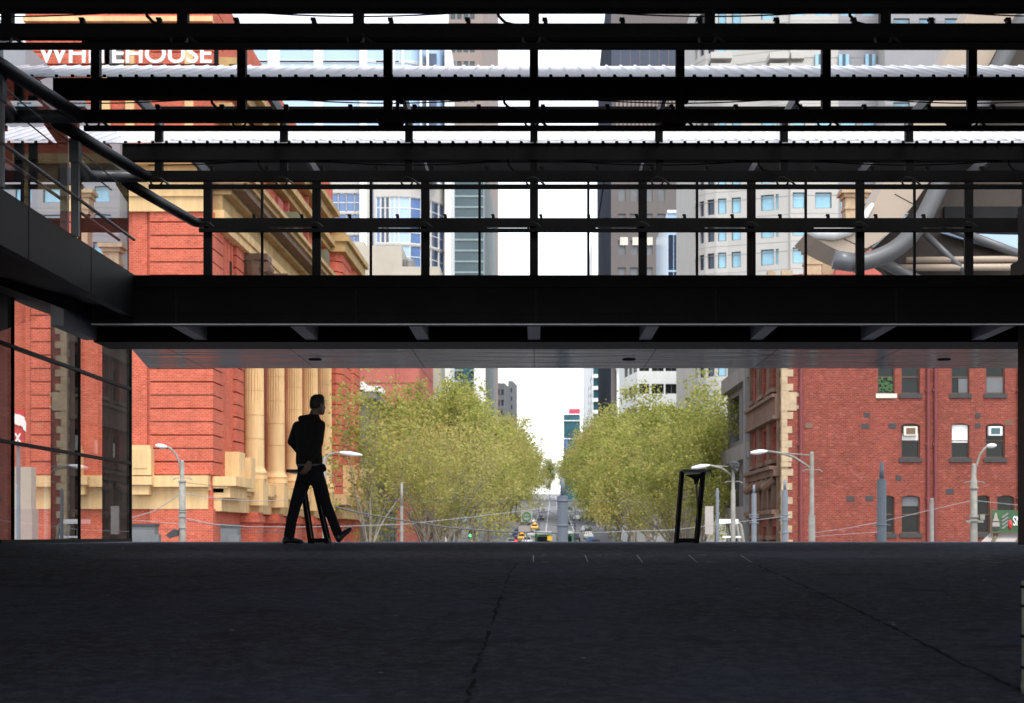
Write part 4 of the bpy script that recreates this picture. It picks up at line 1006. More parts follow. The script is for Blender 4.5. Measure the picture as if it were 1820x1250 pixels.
b = MB(); b.box(X(1053, 540), X(1085, Y), 532, 534, gz(Y), 70); b.build('low_wing', M['navy'], t)
letters('lettering', 'H', 5.0, (X(1226, Y), Y - .6, Z(117, Y)), M['white'], t, .1)
# pale slim tower
Y = 650.0
pl = [(X(1036, 870), 870), (X(1053, Y), Y), (X(1069, Y), Y), (X(1069, Y), 870)]
tower('pale_slim_tower', 'pale white tower with small dark windows right of the sky gap', pl, gz(Y), Z(412, Y), M['white'],
      {0: (grid(2, 130, 212, 16) , rowsv(20, 66, 3.1, 1.7), M['navy']), 1: (grid(1, 0, Fac(pl[1], pl[2]).L, 3.2), rowsv(20, 66, 4.6, 3.2, .4), M['tealg'])}, M['slate'], M['navy'], .5, 0)
Y = 900.0
pl = [(X(1002, Y), Y), (X(1031, Y), Y), (X(1031, Y), Y + 30), (X(1002, Y), Y + 30)]
L = Fac(pl[0], pl[1]).L
t = tower('teal_glass_tower', 'small teal glass tower with a red roof sign at the end of the street', pl, gz(Y), Z(737, Y), M['tealg'],
      {0: (grid(1, 0, L, L - .2), [(Z(834, Y), Z(811, Y)), (Z(778, Y), Z(749, Y)), (Z(808, Y), Z(781, Y))], M['tealg'])}, M['white'], M['tealg'], .3, 0)
b = MB(); f = Fac(pl[0], pl[1])
for py in (748, 780): f.box(b, 0, L, Z(py + .8, Y), Z(py - .8, Y), -.3, 0)
b.build('floor_line', M['white'], t)
b = MB(); b.box(X(1011, Y), X(1031, Y), Y - .8, Y, Z(736, Y), Z(727, Y)); sgn = b.build('roof_sign', mat('pink_red_sign', S(226, 84, 110), .5, var=.05), t)
b = MB(); f.box(b, .7, 2.2, Z(800, Y), Z(782, Y), -.2, 0); b.build('bright_panel', M['blueg'], t)

# ================================================================== station entrance roof at the right
Y = 46.0
P3 = lambda px, py, y=Y: (X(px, Y), y, Z(py, Y))
t = thing('curved_entrance_roof', (X(1620, Y), Y, -4.4), 'big curved beige entrance roof carried on thick grey tubes at the upper right', 'roof')
top = [(1434, 413), (1452, 419), (1480, 420), (1505, 413), (1530, 398), (1552, 366), (1575, 318), (1598, 270), (1630, 205), (1662, 140), (1690, 85), (1722, 20), (1745, -25)]
bot = [(1830, -25), (1795, 45), (1752, 125), (1712, 205), (1680, 270), (1650, 325), (1622, 366), (1592, 402), (1560, 430), (1528, 448), (1505, 452), (1478, 440), (1450, 425)]
b = MB(); b.extr([P3(*p) for p in top + bot], (0, 2.2, 0)); b.build('shell', M['shell'], t)
edge = [(1432, 412), (1452, 416), (1480, 417), (1505, 410), (1530, 394), (1551, 364)]
b = MB(); b.tube([P3(p[0], p[1] - 1, Y - .04) for p in edge], [.05, .16, .2, .2, .14, .05], 10); b.build('rolled_edge', M['shellw'], t, True)
b = MB()
for pts in ([(1590, 345), (1640, 372)], [(1500, 425), (1545, 445)], [(1536, 405), (1590, 404)]): b.tube([P3(p[0], p[1], Y - .005) for p in pts], .012, 4)
b.build('seam', M['roofd'], t)
def big_tube(name, pts, r, m, y=Y - .3, n=6):
    q = []
    for i in range(len(pts) - 1):                      # Catmull-Rom through the picked points
        p0, p1, p2, p3 = pts[max(i - 1, 0)], pts[i], pts[i + 1], pts[min(i + 2, len(pts) - 1)]
        for k in range(n):
            u = k / n; q.append(tuple(.5 * ((2 * p1[j]) + (-p0[j] + p2[j]) * u + (2 * p0[j] - 5 * p1[j] + 4 * p2[j] - p3[j]) * u * u + (-p0[j] + 3 * p1[j] - 3 * p2[j] + p3[j]) * u ** 3) for j in (0, 1)))
    q.append(pts[-1]); b = MB(); b.tube([P3(a, c, y) for a, c in q], r, 16); return b.build(name, m, t, True)
big_tube('arched_tube', [(1482, 465), (1520, 470), (1560, 460), (1598, 438), (1632, 398), (1660, 345), (1692, 280), (1730, 205), (1770, 125), (1815, 35)], .24, M['tubegrey'])
b = MB(); b.tube([P3(1478, 465, Y - .3), P3(1512, 470, Y - .3)], .262, 16); b.tube([P3(1515, 470, Y - .3), P3(1518, 470.3, Y - .3)], .28, 16); b.build('tube_end', M['steel'], t, True)
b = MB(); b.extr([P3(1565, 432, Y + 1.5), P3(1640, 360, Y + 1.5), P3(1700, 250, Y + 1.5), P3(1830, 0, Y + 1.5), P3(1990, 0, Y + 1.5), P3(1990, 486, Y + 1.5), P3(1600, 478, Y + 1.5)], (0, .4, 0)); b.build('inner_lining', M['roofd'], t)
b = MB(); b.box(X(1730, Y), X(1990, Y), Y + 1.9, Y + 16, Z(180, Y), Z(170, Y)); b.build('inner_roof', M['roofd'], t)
b = MB(); b.extr([P3(1690, 398, Y + 1.3), P3(1800, 402, Y + 1.3), P3(1990, 405, Y + 1.3), P3(1990, 432, Y + 1.3), P3(1800, 430, Y + 1.3)], (0, .15, 0)); b.build('skylight', M['bluep'], t)
for nm, pts, r in (('cross_tube', [(1625, 452), (1900, 449)], .09), ('cross_tube', [(1615, 466), (1900, 464)], .10), ('brace', [(1655, 400), (1760, 500)], .1), ('brace', [(1700, 392), (1900, 468)], .13), ('brace', [(1570, 450), (1680, 505)], .16), ('brace', [(1520, 410), (1640, 492)], .1)):
    y_ = Y + 1.0 if pts[0][0] != 1520 else Y + 1.9
    b = MB(); b.tube([P3(pts[0][0], pts[0][1], y_), P3(pts[1][0], pts[1][1], y_)], r, 12); b.build(nm, M['shell'] if nm == 'cross_tube' else M['tubegrey'], t, True)
b = MB(); b.box(X(1700, Y), X(1990, Y), Y + 1.35, Y + 1.48, Z(400, Y), Z(350, Y)); b.build('dark_fascia', M['charcoal'], t)
b = MB(); b.box(X(1755, Y), X(1820, Y), Y + 1.2, Y + 1.3, Z(380, Y), Z(378, Y)); b.build('strip_light', M['white'], t)
for px in (1960,):
    b = MB(); b.tube([P3(px, 470, Y + 5), (X(px, Y), Y + 5, -4.4)], .2, 12); b.build('support_column', M['steel'], t)
# ================================================================== lamps, tram poles and signals on the cross street
GZ = -4.45
def street_lamp(px, Y, ytop, arm, head, label, m, r=.13, thin=.09, stay=True, joint=None):
    x = X(px, Y); zt = Z(ytop, Y); t = thing('street_lamp', (x, Y, GZ), label, 'street lamp', 'street lamps')
    zj = Z(joint, Y) if joint else zt - 2
    b = MB(); b.tube([(x, Y, GZ), (x, Y, zj - .02), (x, Y, zj), (x, Y, zt - .1), (x, Y, zt)], [r * 1.25, r, thin, thin * .9, thin * .6], 12); b.build('pole', m, t, True)
    b = MB(); b.tube([(X(p[0], Y), Y, Z(p[1], Y)) for p in arm], .045, 8); b.build('arm', m, t, True)
    if stay:
        b = MB(); b.tube([(X(arm[-2][0], Y), Y, Z(arm[-2][1], Y)), (x, Y, zt - .15)], .03, 6); b.build('stay', m, t)
    (ha, hy), (hb, hyb) = head; n = 9; rg = []
    xa, xb = X(ha, Y), X(hb, Y); za, zb = Z(hy, Y), Z(hyb, Y)
    for i in range(n):
        f = i / (n - 1); w = .03 + .15 * math.sin(math.pi * min(1, f * .9 + .08)) ** .7; hgt = w * .55
        cx, cz = xa + (xb - xa) * f, za + (zb - za) * f
        rg.append([(cx, Y + w * math.cos(a), cz + hgt * math.sin(a)) for a in [k * math.pi / 5 for k in range(10)]])
    b = MB(); b.rings(rg); b.build('lamp_head', M['lamp'], t, True)
    b = MB()
    for py in (ytop + 32,): b.box(x - .3, x + .34, Y - .03, Y + .03, Z(py, Y) - .015, Z(py, Y) + .02); b.tube([(x + .3, Y, Z(py, Y)), (x + .42, Y, Z(py, Y) - .08)], .025, 6); b.tube([(x - .26, Y, Z(py, Y)), (x - .38, Y, Z(py, Y) - .06)], .025, 6)
    b.build('insulator_bracket', m, t)
    return t
Y = 72.0
t = street_lamp(324, Y, 818, [(322, 850), (320, 825), (313, 808), (303, 797), (296, 794)], ((277, 792), (297, 794.5)), 'pale pole lamp with curved arm in front of the brick frontage at the left', M['conp'], .14, .09, False, 856)
b = MB()
for py in (858, 908, 912, 921, 940): b.lathe((X(324, Y), Y, Z(py, Y)), [(.16, 0), (.18, .04), (.16, .09)], 12)
b.build('collar', M['conp'], t)
street_lamp(1443, 68.0, 803, [(1446, 838), (1432, 826), (1412, 813), (1385, 805), (1362, 802)], ((1334, 805), (1364, 802)), 'tall lamp with long arm pointing left in front of the cream corner stones', M['conp'], .13, .09, True, 915)
t = street_lamp(1303, 76.0, 824, [(1303, 848), (1295, 840), (1282, 832), (1265, 828), (1258, 827.5)], ((1229, 832), (1262, 827)), 'lamp with arm pointing left in front of the right trees, beside a small camera', M['conp'], .1, .075, True, 870)
b = MB(); b.lathe((X(1305, 75.8), 75.8, Z(835, 76)), [(.1, 0), (.22, .1), (.24, .3), (.1, .38)], 12); b.tube([(X(1296, 75.8), 75.7, Z(826, 76)), (X(1310, 75.8), 75.7, Z(838, 76))], .1, 8); b.build('camera', M['slate'], t)
t = street_lamp(1731, 66.0, 824, [(1733, 842), (1736, 826), (1742, 808), (1750, 797), (1757, 793.5)], ((1754, 793), (1771, 792)), 'pale pole lamp with short arm pointing right before the brick side wall', M['conp'], .13, .1, False, 852)
b = MB(); Yp = 66.0
for py in (870, 921, 928): b.lathe((X(1731, Yp), Yp, Z(py, Yp)), [(.17, 0), (.19, .04), (.17, .1)], 12)
b.box(X(1716, Yp), X(1747, Yp), Yp - .1, Yp + .1, Z(929, Yp), Z(925, Yp)); b.box(X(1741, Yp), X(1749, Yp), Yp - .12, Yp + .1, Z(924, Yp), Z(915, Yp)); b.build('collar', M['conp'], t)
street_lamp(577, 78.0, 812, [(577, 830), (579, 816), (585, 808), (596, 805), (604, 805)], ((604, 804.5), (644, 809)), 'lamp whose pale head shows just right of the walking man', M['conp'], .1, .08, False, 900)
t = thing('signal_camera', (X(311, 72), 71.8, Z(950, 72)), 'dark traffic camera on the side of the left lamp pole', 'camera')
b = MB(); b.extr([(X(297, 72), 71.7, Z(951, 72)), (X(312, 72), 71.7, Z(940, 72)), (X(317, 72), 71.7, Z(943, 72)), (X(318, 72), 71.7, Z(952, 72)), (X(303, 72), 71.7, Z(957, 72))], (0, .3, 0)); b.build('housing', M['slate'], t)
b = MB(); b.tube([(X(316, 72), 71.85, Z(946, 72)), (X(323, 72), 71.9, Z(938, 72))], .03, 6); b.build('bracket', M['slate'], t)
def tram_pole(px, Y, yt, yj, yb, r0, r1, label, m):
    x = X(px, Y); t = thing('tram_pole', (x, Y, GZ), label, 'tram pole', 'poles for the tram wires')
    b = MB(); zj = Z(yj, Y); b.tube([(x, Y, GZ), (x, Y, zj), (x, Y, zj + .02)], [r0 * 1.06, r0, r1 * 1.1], 14); b.build('lower_shaft', m, t, False)
    b = MB(); b.tube([(x, Y, zj), (x, Y, Z(yt, Y))], [r1, r1 * .8], 12); b.build('upper_shaft', m, t, True)
    b = MB()
    for py in yb: b.lathe((x, Y, Z(py, Y)), [(r0 * 1.12, 0), (r0 * 1.2, .03), (r0 * 1.12, .08)], 12); b.box(x - r0 * 1.9, x + r0 * 1.9, Y - .03, Y + .03, Z(py, Y) + .02, Z(py, Y) + .06)
    b.build('clamp', m, t)
    return t
tram_pole(1000, 60, 850, 882, (892, 936), .19, .09, 'thick grey tram pole standing in the middle of the street view', M['poled'])
tram_pole(1567, 60, 822, 852, (935,), .165, .085, 'grey blue tram pole in front of the brick side wall, left of its lower windows', M['poled'])
tram_pole(1340, 74, 862, 878, (917, 921, 931), .11, .06, 'pale tram pole in front of the ornate brown brick front', M['pole'])
tram_pole(1395, 72, 853, 872, (917, 926, 948), .13, .07, 'pale tram pole beside the cream corner stones', M['pole'])
tram_pole(1275, 76, 868, 872, (940,), .075, .06, 'thin pale tram pole beside the right trees', M['pole'])
tram_pole(714, 90, 858, 900, (945,), .085, .075, 'thin white pole in front of the left trees', M['conp'])
for px, Yq, yt, lab in ((958, 330, 902, 'thin tram pole with bracket arms up the hill, left of the trams'), (1022, 300, 905, 'thin tram pole up the hill, right of the thick middle pole')):
    x = X(px, Yq); t = thing('tram_pole', (x, Yq, gz(Yq)), lab, 'tram pole', 'poles for the tram wires')
    b = MB(); b.tube([(x, Yq, gz(Yq)), (x, Yq, Z(yt, Yq))], [.13, .09], 8); b.build('shaft', M['poled'], t)
    b = MB(); b.tube([(x - 3.2, Yq, Z(yt + 14, Yq)), (x - 2, Yq, Z(yt + 7, Yq)), (x, Yq, Z(yt + 5, Yq)), (x + 2, Yq, Z(yt + 7, Yq)), (x + 3.2, Yq, Z(yt + 14, Yq))], .07, 6); b.build('bracket_arm', M['poled'], t)
tram_pole(1656, 84, 886, 890, (), .11, .1, 'short white post in front of the downpipes of the brick wall', M['conp'])
for px, wpx, ytop, lab in ((251, 24, 934, 'grey box cabinet at the foot of the brick front, left of the lamp'), (407, 15, 935, 'grey box cabinet at the foot of the brick corner, near the columns')):
    Yc = 88.0; x = X(px, Yc); t = thing('equipment_cabinet', (x, Yc, GZ), lab, 'cabinet', 'grey cabinets by the brick frontage')
    w = wpx * Yc / F; b = MB(); b.box(x - w, x + w, Yc, Yc + .9, GZ, Z(ytop, Yc)); b.build('body', M['greyb'], t)
    b = MB(); b.box(x - w * 1.06, x + w * 1.06, Yc - .06, Yc + .96, Z(ytop, Yc) - .05, Z(ytop - 3, Yc)); b.build('lid', M['slate'], t)
    b = MB(); b.box(x + w * .2, x + w * 1.5, Yc - .7, Yc - .06, GZ, Z(ytop + 16, Yc)); b.build('side_box', M['greyb'], t)
# pale steel shelter with bent frame beside the thin pole, right of the trees
Ys = 82.0
t = thing('tram_shelter', (X(1300, Ys), Ys, GZ), 'pale tram shelter with bent tube frame between the thin poles', 'shelter')
b = MB()
for dy in (0, 1.6):
    b.tube([(X(1281, Ys), Ys + dy, Z(926, Ys)), (X(1308, Ys), Ys + dy, Z(927, Ys)), (X(1316, Ys), Ys + dy, Z(933, Ys)), (X(1321, Ys), Ys + dy, Z(962, Ys)), (X(1323, Ys), Ys + dy, GZ)], .09, 8)
    b.tube([(X(1298, Ys), Ys + dy, Z(930, Ys)), (X(1302, Ys), Ys + dy, Z(962, Ys)), (X(1303, Ys), Ys + dy, GZ)], .06, 8)
b.build('frame', M['conp'], t, True)
b = MB(); b.box(X(1278, Ys), X(1312, Ys), Ys - .1, Ys + 1.7, Z(931, Ys), Z(923, Ys)); b.box(X(1284, Ys), X(1318, Ys), Ys - .05, Ys + .05, Z(956, Ys), Z(953, Ys)); b.build('roof', M['white'], t)
b = MB(); b.box(X(1283, Ys), X(1299, Ys), Ys + 8, Ys + 8.2, Z(950, Ys), Z(895, Ys)); b.build('timetable_board', M['awn'], t)
# green shop sign over an awning
Ya = 66.0
t = thing('green_shop_sign', (X(1795, Ya), Ya, GZ), 'green shop sign with white letters and a bottle on an awning at the right edge', 'sign')
b = MB(); b.box(X(1763, Ya), X(1880, Ya), Ya - .06, Ya + .04, Z(946, Ya), Z(907, Ya)); b.build('board', M['green'], t)
b = MB(); b.box(X(1759, Ya), X(1763, Ya), Ya - .08, Ya + .05, Z(948, Ya), Z(905, Ya)); b.box(X(1763, Ya), X(1880, Ya), Ya - .08, Ya + .05, Z(948, Ya), Z(946, Ya)); b.build('board_frame', M['awnb'], t)
b = MB(); xb = X(1769, Ya); k = Ya / F
b.extr([(xb - 6 * k, Ya - .085, Z(936, Ya)), (xb + 6.5 * k, Ya - .085, Z(936, Ya)), (xb + 6 * k, Ya - .085, Z(926, Ya)), (xb + 3 * k, Ya - .085, Z(921, Ya)), (xb + 1.6 * k, Ya - .085, Z(912, Ya)), (xb - 1.6 * k, Ya - .085, Z(912, Ya)), (xb - 3 * k, Ya - .085, Z(921, Ya)), (xb - 6 * k, Ya - .085, Z(927, Ya))], (0, .02, 0)); b.build('bottle_picture', M['awn'], t)
b = MB(); b.box(xb - 6.6 * k, xb + 6.6 * k, Ya - .092, Ya - .086, Z(928, Ya), Z(926.3, Ya)); b.box(xb - 6.6 * k, xb + 6.6 * k, Ya - .092, Ya - .086, Z(942, Ya), Z(936, Ya)); b.build('bottle_bands', M['slate'], t)
b = MB()
for i in range(4): b.extr([(X(1779, Ya), Ya - .085, Z(919 + i * 6.5, Ya)), (X(1790, Ya), Ya - .085, Z(911.5 + i * 6.5, Ya)), (X(1792, Ya), Ya - .085, Z(913.5 + i * 6.5, Ya)), (X(1781, Ya), Ya - .085, Z(921.5 + i * 6.5, Ya))], (0, .02, 0))
b.build('stripes', M['conc'], t)
b = MB(); b.lathe((X(1794.5, Ya), Ya - .07, Z(942, Ya)), [(.01, 0), (.07, .09), (.085, .25), (.04, .38)], 10); b.build('chilli_picture', M['red'], t, True)
letters('lettering', 'SNOU', .52, (X(1799, Ya), Ya - .09, Z(934, Ya)), M['white'], t, .01, .52)
b = MB(); b.extr([(X(1735, Ya), Ya - .3, Z(968, Ya)), (X(1765, Ya), Ya + .3, Z(947, Ya)), (X(1900, Ya), Ya + .3, Z(947, Ya)), (X(1900, Ya), Ya - .3, Z(968, Ya))], (0, .06, 0)); b.build('awning', M['awn'], t)
b = MB()
for px in (1752, 1796, 1840): b.extr([(X(px, Ya), Ya - .45, Z(970, Ya)), (X(px + 19, Ya), Ya + .1, Z(948, Ya)), (X(px + 25, Ya), Ya + .1, Z(948, Ya)), (X(px + 7, Ya), Ya - .45, Z(970, Ya))], (0, .06, 0))
b.build('awning_beam', M['awnb'], t)
b = MB(); b.box(X(1768, Ya), X(1772, Ya), Ya, Ya + .2, GZ, Z(948, Ya)); b.box(X(1870, Ya), X(1874, Ya), Ya, Ya + .2, GZ, Z(948, Ya)); b.build('post', M['awnb'], t)
# things seen through the glass wall
Yr = 66.0
t = thing('red_advertising_sign', (X(35, Yr), Yr, GZ), 'red sign with white curved band and white cross behind the glass wall', 'sign')
b = MB(); b.box(X(18, Yr), X(42, Yr), Yr, Yr + .15, Z(792, Yr), Z(728, Yr)); b.build('board', M['red'], t)
b = MB()
pts = [(16, 736), (26, 735.5), (36, 737.5), (44, 742)]
for (a, c), (d, e) in zip(pts, pts[1:]): b.extr([(X(a, Yr), Yr - .06, Z(c, Yr)), (X(d, Yr), Yr - .06, Z(e, Yr)), (X(d, Yr), Yr - .06, Z(e + 20, Yr)), (X(a, Yr), Yr - .06, Z(c + 18, Yr))], (0, .04, 0))
b.extr([(X(43, Yr), Yr - .08, Z(744, Yr)), (X(47, Yr), Yr - .08, Z(751, Yr)), (X(47, Yr), Yr - .08, Z(768, Yr)), (X(42, Yr), Yr - .08, Z(763, Yr))], (0, .04, 0)); b.build('white_band', M['white'], t)
b = MB(); b.extr([(X(26, Yr), Yr - .06, Z(770, Yr)), (X(29, Yr), Yr - .06, Z(770, Yr)), (X(39, Yr), Yr - .06, Z(788, Yr)), (X(36, Yr), Yr - .06, Z(789, Yr))], (0, .04, 0)); b.extr([(X(36, Yr), Yr - .075, Z(770, Yr)), (X(38, Yr), Yr - .075, Z(772, Yr)), (X(30, Yr), Yr - .075, Z(787, Yr)), (X(27, Yr), Yr - .075, Z(785, Yr))], (0, .01, 0)); b.build('white_cross', M['white'], t)
b = MB(); b.tube([(X(30, Yr), Yr + .2, GZ), (X(30, Yr), Yr + .2, Z(730, Yr))], .08, 8); b.build('post', M['pole'], t)
t = thing('stone_gatepost', (X(40, 70), 70, GZ), 'pale weathered stone gatepost seen through the glass wall', 'gatepost')
b = MB(); b.box(X(20, 70), X(57, 70), 70, 70.9, GZ, Z(905, 70)); b.build('base', M['awn'], t)
b = MB(); b.box(X(24, 70), X(54, 70), 70.1, 70.8, Z(905, 70), Z(830, 70)); b.build('shaft', M['beiged'], t)
# tram and span wires
def wire(pts, m, r, label, Y=70.0):
    q = []
    for (a, b_) in zip(pts, pts[1:]):
        for i in range(8): q.append((a[0] + (b_[0] - a[0]) * i / 8, a[1] + (b_[1] - a[1]) * i / 8))
    q.append(pts[-1]); b = MB(); b.tube([(X(p[0], Y), Y, Z(p[1], Y)) for p in q], r * .65, 5)
    return tag(b.build('overhead_wire', m), label, 'wire', 'wires over the crossing')
wire([(332, 922), (380, 932), (440, 936), (520, 937), (600, 936), (720, 932), (850, 918), (930, 908), (1000, 900)], M['wirel'], .022, 'pale wire rising right from the left lamp to the middle tram pole')
wire([(596, 901), (640, 912), (720, 926), (800, 938), (880, 945), (1000, 948)], M['wire'], .045, 'thick dark wire sagging right from behind the walking man')
wire([(330, 858), (400, 866)], M['wire'], .016, 'short dark wire leaving the left lamp near its top')
wire([(332, 878), (400, 888), (470, 891), (510, 888)], M['wirel'], .02, 'pale wire from the left lamp toward the walking man')
wire([(226, 923), (270, 910), (300, 893), (320, 878)], M['wirel'], .03, 'pale guy wire slanting up to the left lamp from lower left')
wire([(226, 924), (280, 928), (324, 932)], M['wirel'], .018, 'thin pale wire left of the left lamp, nearly level')
wire([(226, 940), (330, 942), (450, 948), (600, 950)], M['wire'], .014, 'lowest thin dark wire in front of the brick front')
wire([(332, 925), (360, 931), (440, 942), (560, 946)], M['wire'], .02, 'thin dark wire sagging right just below the pale one')
wire([(1000, 948), (1080, 946), (1200, 942), (1340, 925), (1395, 918)], M['wirel'], .02, 'pale wire from the middle pole to the pole by the corner stones')
wire([(1443, 948), (1500, 940), (1560, 929), (1640, 910), (1700, 896), (1729, 890)], M['wirel'], .018, 'pale wire climbing right in front of the brick side wall')
wire([(1440, 955), (1470, 952), (1560, 946)], M['wirel'], .016, 'lowest pale wire in front of the brick side wall')
wire([(1733, 890), (1780, 895), (1840, 901)], M['wirel'], .018, 'pale wire leaving the right lamp above the green sign')
wire([(1742, 834), (1790, 848), (1840, 860)], M['pipe'], .016, 'thin dark red wire leaving the right lamp near its top')
wire([(680, 890), (800, 888), (1000, 891), (1150, 894)], M['wire'], .014, 'thin level wire across the trees at the height of the middle pole top')

# ================================================================== vehicles
def make_car(m, name='parked_car', roofsign=False):
    t = thing(name, (0, 0, 0), 'x', 'car')
    def sideprof(w, pts, mb): mb.extr([(-w, y, z) for y, z in pts], (2 * w, 0, 0))
    b = MB(); sideprof(.88, [(-2.15, .3), (-2.2, .6), (-2.05, .8), (-1.0, .95), (1.5, .98), (2.1, .9), (2.2, .6), (2.1, .3)], b)
    sideprof(.66, [(-.75, .95), (-.1, 1.40), (.2, 1.46), (.9, 1.44), (1.6, .98)], b); b.build('body', m, t)
    b = MB(); b.extr([(-.6, -.86, .97), (.6, -.86, .97), (.54, -.2, 1.38), (-.54, -.2, 1.38)], (0, .02, .01))
    for s in (-1, 1): b.extr([(s * .665, -.6, .98), (s * .665, 1.4, 1.0), (s * .665, .9, 1.36), (s * .665, 0, 1.36)], (s * .012, 0, 0))
    b.build('windscreen', M['wglass'], t)
    for sx in (-.8, .8):
        for sy in (-1.35, 1.35): b = MB(); b.tube([(sx - .1, sy, .31), (sx + .1, sy, .31)], .31, 12); b.build('wheel', M['tyre'], t)
    for sx in (-.62, .62): b = MB(); b.box(sx - .17, sx + .17, -2.22, -2.12, .62, .78); b.build('headlight', M['headl'], t)
    if roofsign: b = MB(); b.box(-.3, .3, .1, .35, 1.46, 1.64); b.build('roof_sign', M['amber'], t)
    return t
base = {}
cars = [('silver_car', 'silver', -7.2, 258, 0, 'silver car parked at the left kerb, nearest the crossing'), ('white_car', 'white', -6.6, 275, 0, 'white car behind the nearest parked car on the left'),
        ('taxi', 'taxi', -5.9, 318, 0, 'yellow taxi coming down the left lane in the street'), ('dark_car', 'cardark', -5.9, 395, 0, 'dark car following the taxi in the left lane'),
        ('white_van', 'white', -5.6, 440, 0, 'white car high in the left lane behind the dark one'), ('taxi', 'taxi', 7.0, 252, 1, 'yellow taxi at the right kerb near the crossing'),
        ('blue_car', 'blue', 6.8, 300, 1, 'blue car at the right kerb behind the yellow taxi'), ('white_car', 'white', 6.9, 330, 1, 'white car in the right lane, nearest of two white ones'),
        ('silver_car', 'silver', 7.0, 370, 1, 'silver car in the right lane farther up the hill'), ('dark_car', 'cardark', 3.4, 420, 1, 'dark car near the middle of the road on the right'),
        ('white_car', 'white', 6.5, 470, 1, 'white car far up the right lane, farther than the other'), ('silver_car', 'silver', -3.2, 560, 0, 'silver car far up the hill left of the centre'),
        ('dark_car', 'cardark', -7.3, 268, 0, 'dark car at the left kerb between the silver and the white one'), ('white_car', 'white', -7.2, 292, 0, 'white car at the left kerb just below the taxi'), ('blue_car', 'blue', -7.3, 345, 0, 'blue car at the left kerb beyond the taxi'),
        ('dark_car', 'cardark', -7.2, 430, 0, 'dark car parked far up the left kerb'), ('silver_car', 'silver', 7.3, 275, 1, 'silver car at the right kerb behind the yellow taxi'), ('dark_car', 'cardark', 7.3, 288, 1, 'dark car at the right kerb, third behind the yellow taxi'),
        ('dark_car', 'cardark', 7.3, 352, 1, 'dark car at the right kerb beyond the white one'), ('dark_car', 'cardark', -3.4, 470, 0, 'dark car in the left inner lane far up the hill'), ('white_car', 'white', 3.2, 520, 1, 'white car near the middle far up the hill'),
        ('blue_car', 'blue', 4.6, 262, 1, 'blue car in the right lane at the crossing'), ('silver_car', 'silver', -4.6, 300, 0, 'silver car in the left inner lane below the taxi'), ('white_car', 'white', -4.4, 340, 0, 'white car in the left inner lane in line with the taxi'), ('dark_car', 'cardark', 4.2, 318, 1, 'dark car in the right inner lane below the hill'), ('taxi', 'taxi', -4.2, 385, 0, 'second yellow taxi farther up the left inner lane'), ('dark_car', 'cardark', 6.0, 600, 1, 'dark car highest up the right side of the hill')]
for nm, m, off, Yc, flip, lab in cars:
    key = (m)
    if key not in base:
        t = make_car(M[m], nm, m == 'taxi'); base[key] = t; c = t
    else:
        c = copy_tree(base[key]); c.name = nm
    c.location = (xc(Yc) + off, Yc, gz(Yc) - .05); c.rotation_euler = (-.03, 0, math.pi if flip else 0)
    c['label'] = lab; c['group'] = 'cars on the hill street'
def tram(off, Yc, lab):
    t = thing('tram', (xc(Yc) + off, Yc, gz(Yc)), lab, 'tram', 'trams in the middle of the street'); o = ORG[t.name]
    bx = lambda b, x0, x1, y0, y1, z0, z1: b.box(o.x + x0, o.x + x1, o.y + y0, o.y + y1, o.z + z0, o.z + z1)
    b = MB(); b.prism([(o.x - 1.3, o.y + .5), (o.x - 1.0, o.y), (o.x + 1.0, o.y), (o.x + 1.3, o.y + .5), (o.x + 1.3, o.y + 16), (o.x - 1.3, o.y + 16)], o.z + .4, o.z + 2.9); b.build('body', M['tramgreen'], t)
    b = MB(); b.prism([(o.x - 1.25, o.y + .5), (o.x - .95, o.y + .1), (o.x + .95, o.y + .1), (o.x + 1.25, o.y + .5), (o.x + 1.25, o.y + 16), (o.x - 1.25, o.y + 16)], o.z + 2.9, o.z + 3.3); b.build('roof', M['white'], t)
    b = MB(); bx(b, -.95, .95, -.03, .0, 1.5, 2.5); b.build('windscreen', M['wglass'], t)
    b = MB(); bx(b, -.7, .7, -.03, 0, 2.58, 2.82); b.build('destination_panel', M['slate'], t)
    for s in (-.8, .8): b = MB(); bx(b, s - .16, s + .16, -.05, 0, .95, 1.2); b.build('headlight', M['amber'], t)
    b = MB(); bx(b, -1.0, 1.0, -.06, 0, .5, .85); b.build('bumper', M['slate'], t)
    return t
tram(-1.5, 262, 'green and white tram facing the viewer left of the middle tram pole')
tram(2.0, 268, 'second green and white tram half hidden by the middle tram pole')
def stop_sign(px, Y, ya, yb, w, label, m, disc=False):
    x = X(px, Y); t = thing('street_sign', (x, Y, gz(Y)), label, 'sign'); b = MB()
    b.tube([(x, Y, gz(Y)), (x, Y, Z(yb, Y))], .06, 8); b.build('post', M['pole'], t)
    b = MB(); b.box(x - w, x + w, Y - .1, Y - .02, Z(yb, Y), Z(ya, Y)); b.build('board', m, t)
    if disc:
        b = MB(); b.tube([(x + w * .72 * math.cos(i * math.pi / 12), Y - .13, Z((ya + yb) / 2, Y) + w * .72 * math.sin(i * math.pi / 12)) for i in range(25)], .09, 6); b.box(x - w * .75, x + w * .75, Y - .15, Y - .1, Z((ya + yb) / 2, Y) - .08, Z((ya + yb) / 2, Y) + .08); b.build('ring_emblem', M['tramgreen'], t)
stop_sign(936, 215, 908, 928, .72, 'pale sign board with green ring emblem left of the middle pole', M['awn'], True)
stop_sign(932, 205, 935, 945, .7, 'pale plain board low in the road left of the trams', M['awn'])
stop_sign(977, 205, 953, 961, .28, 'small yellow square sign on the road between the trams', M['taxi'])
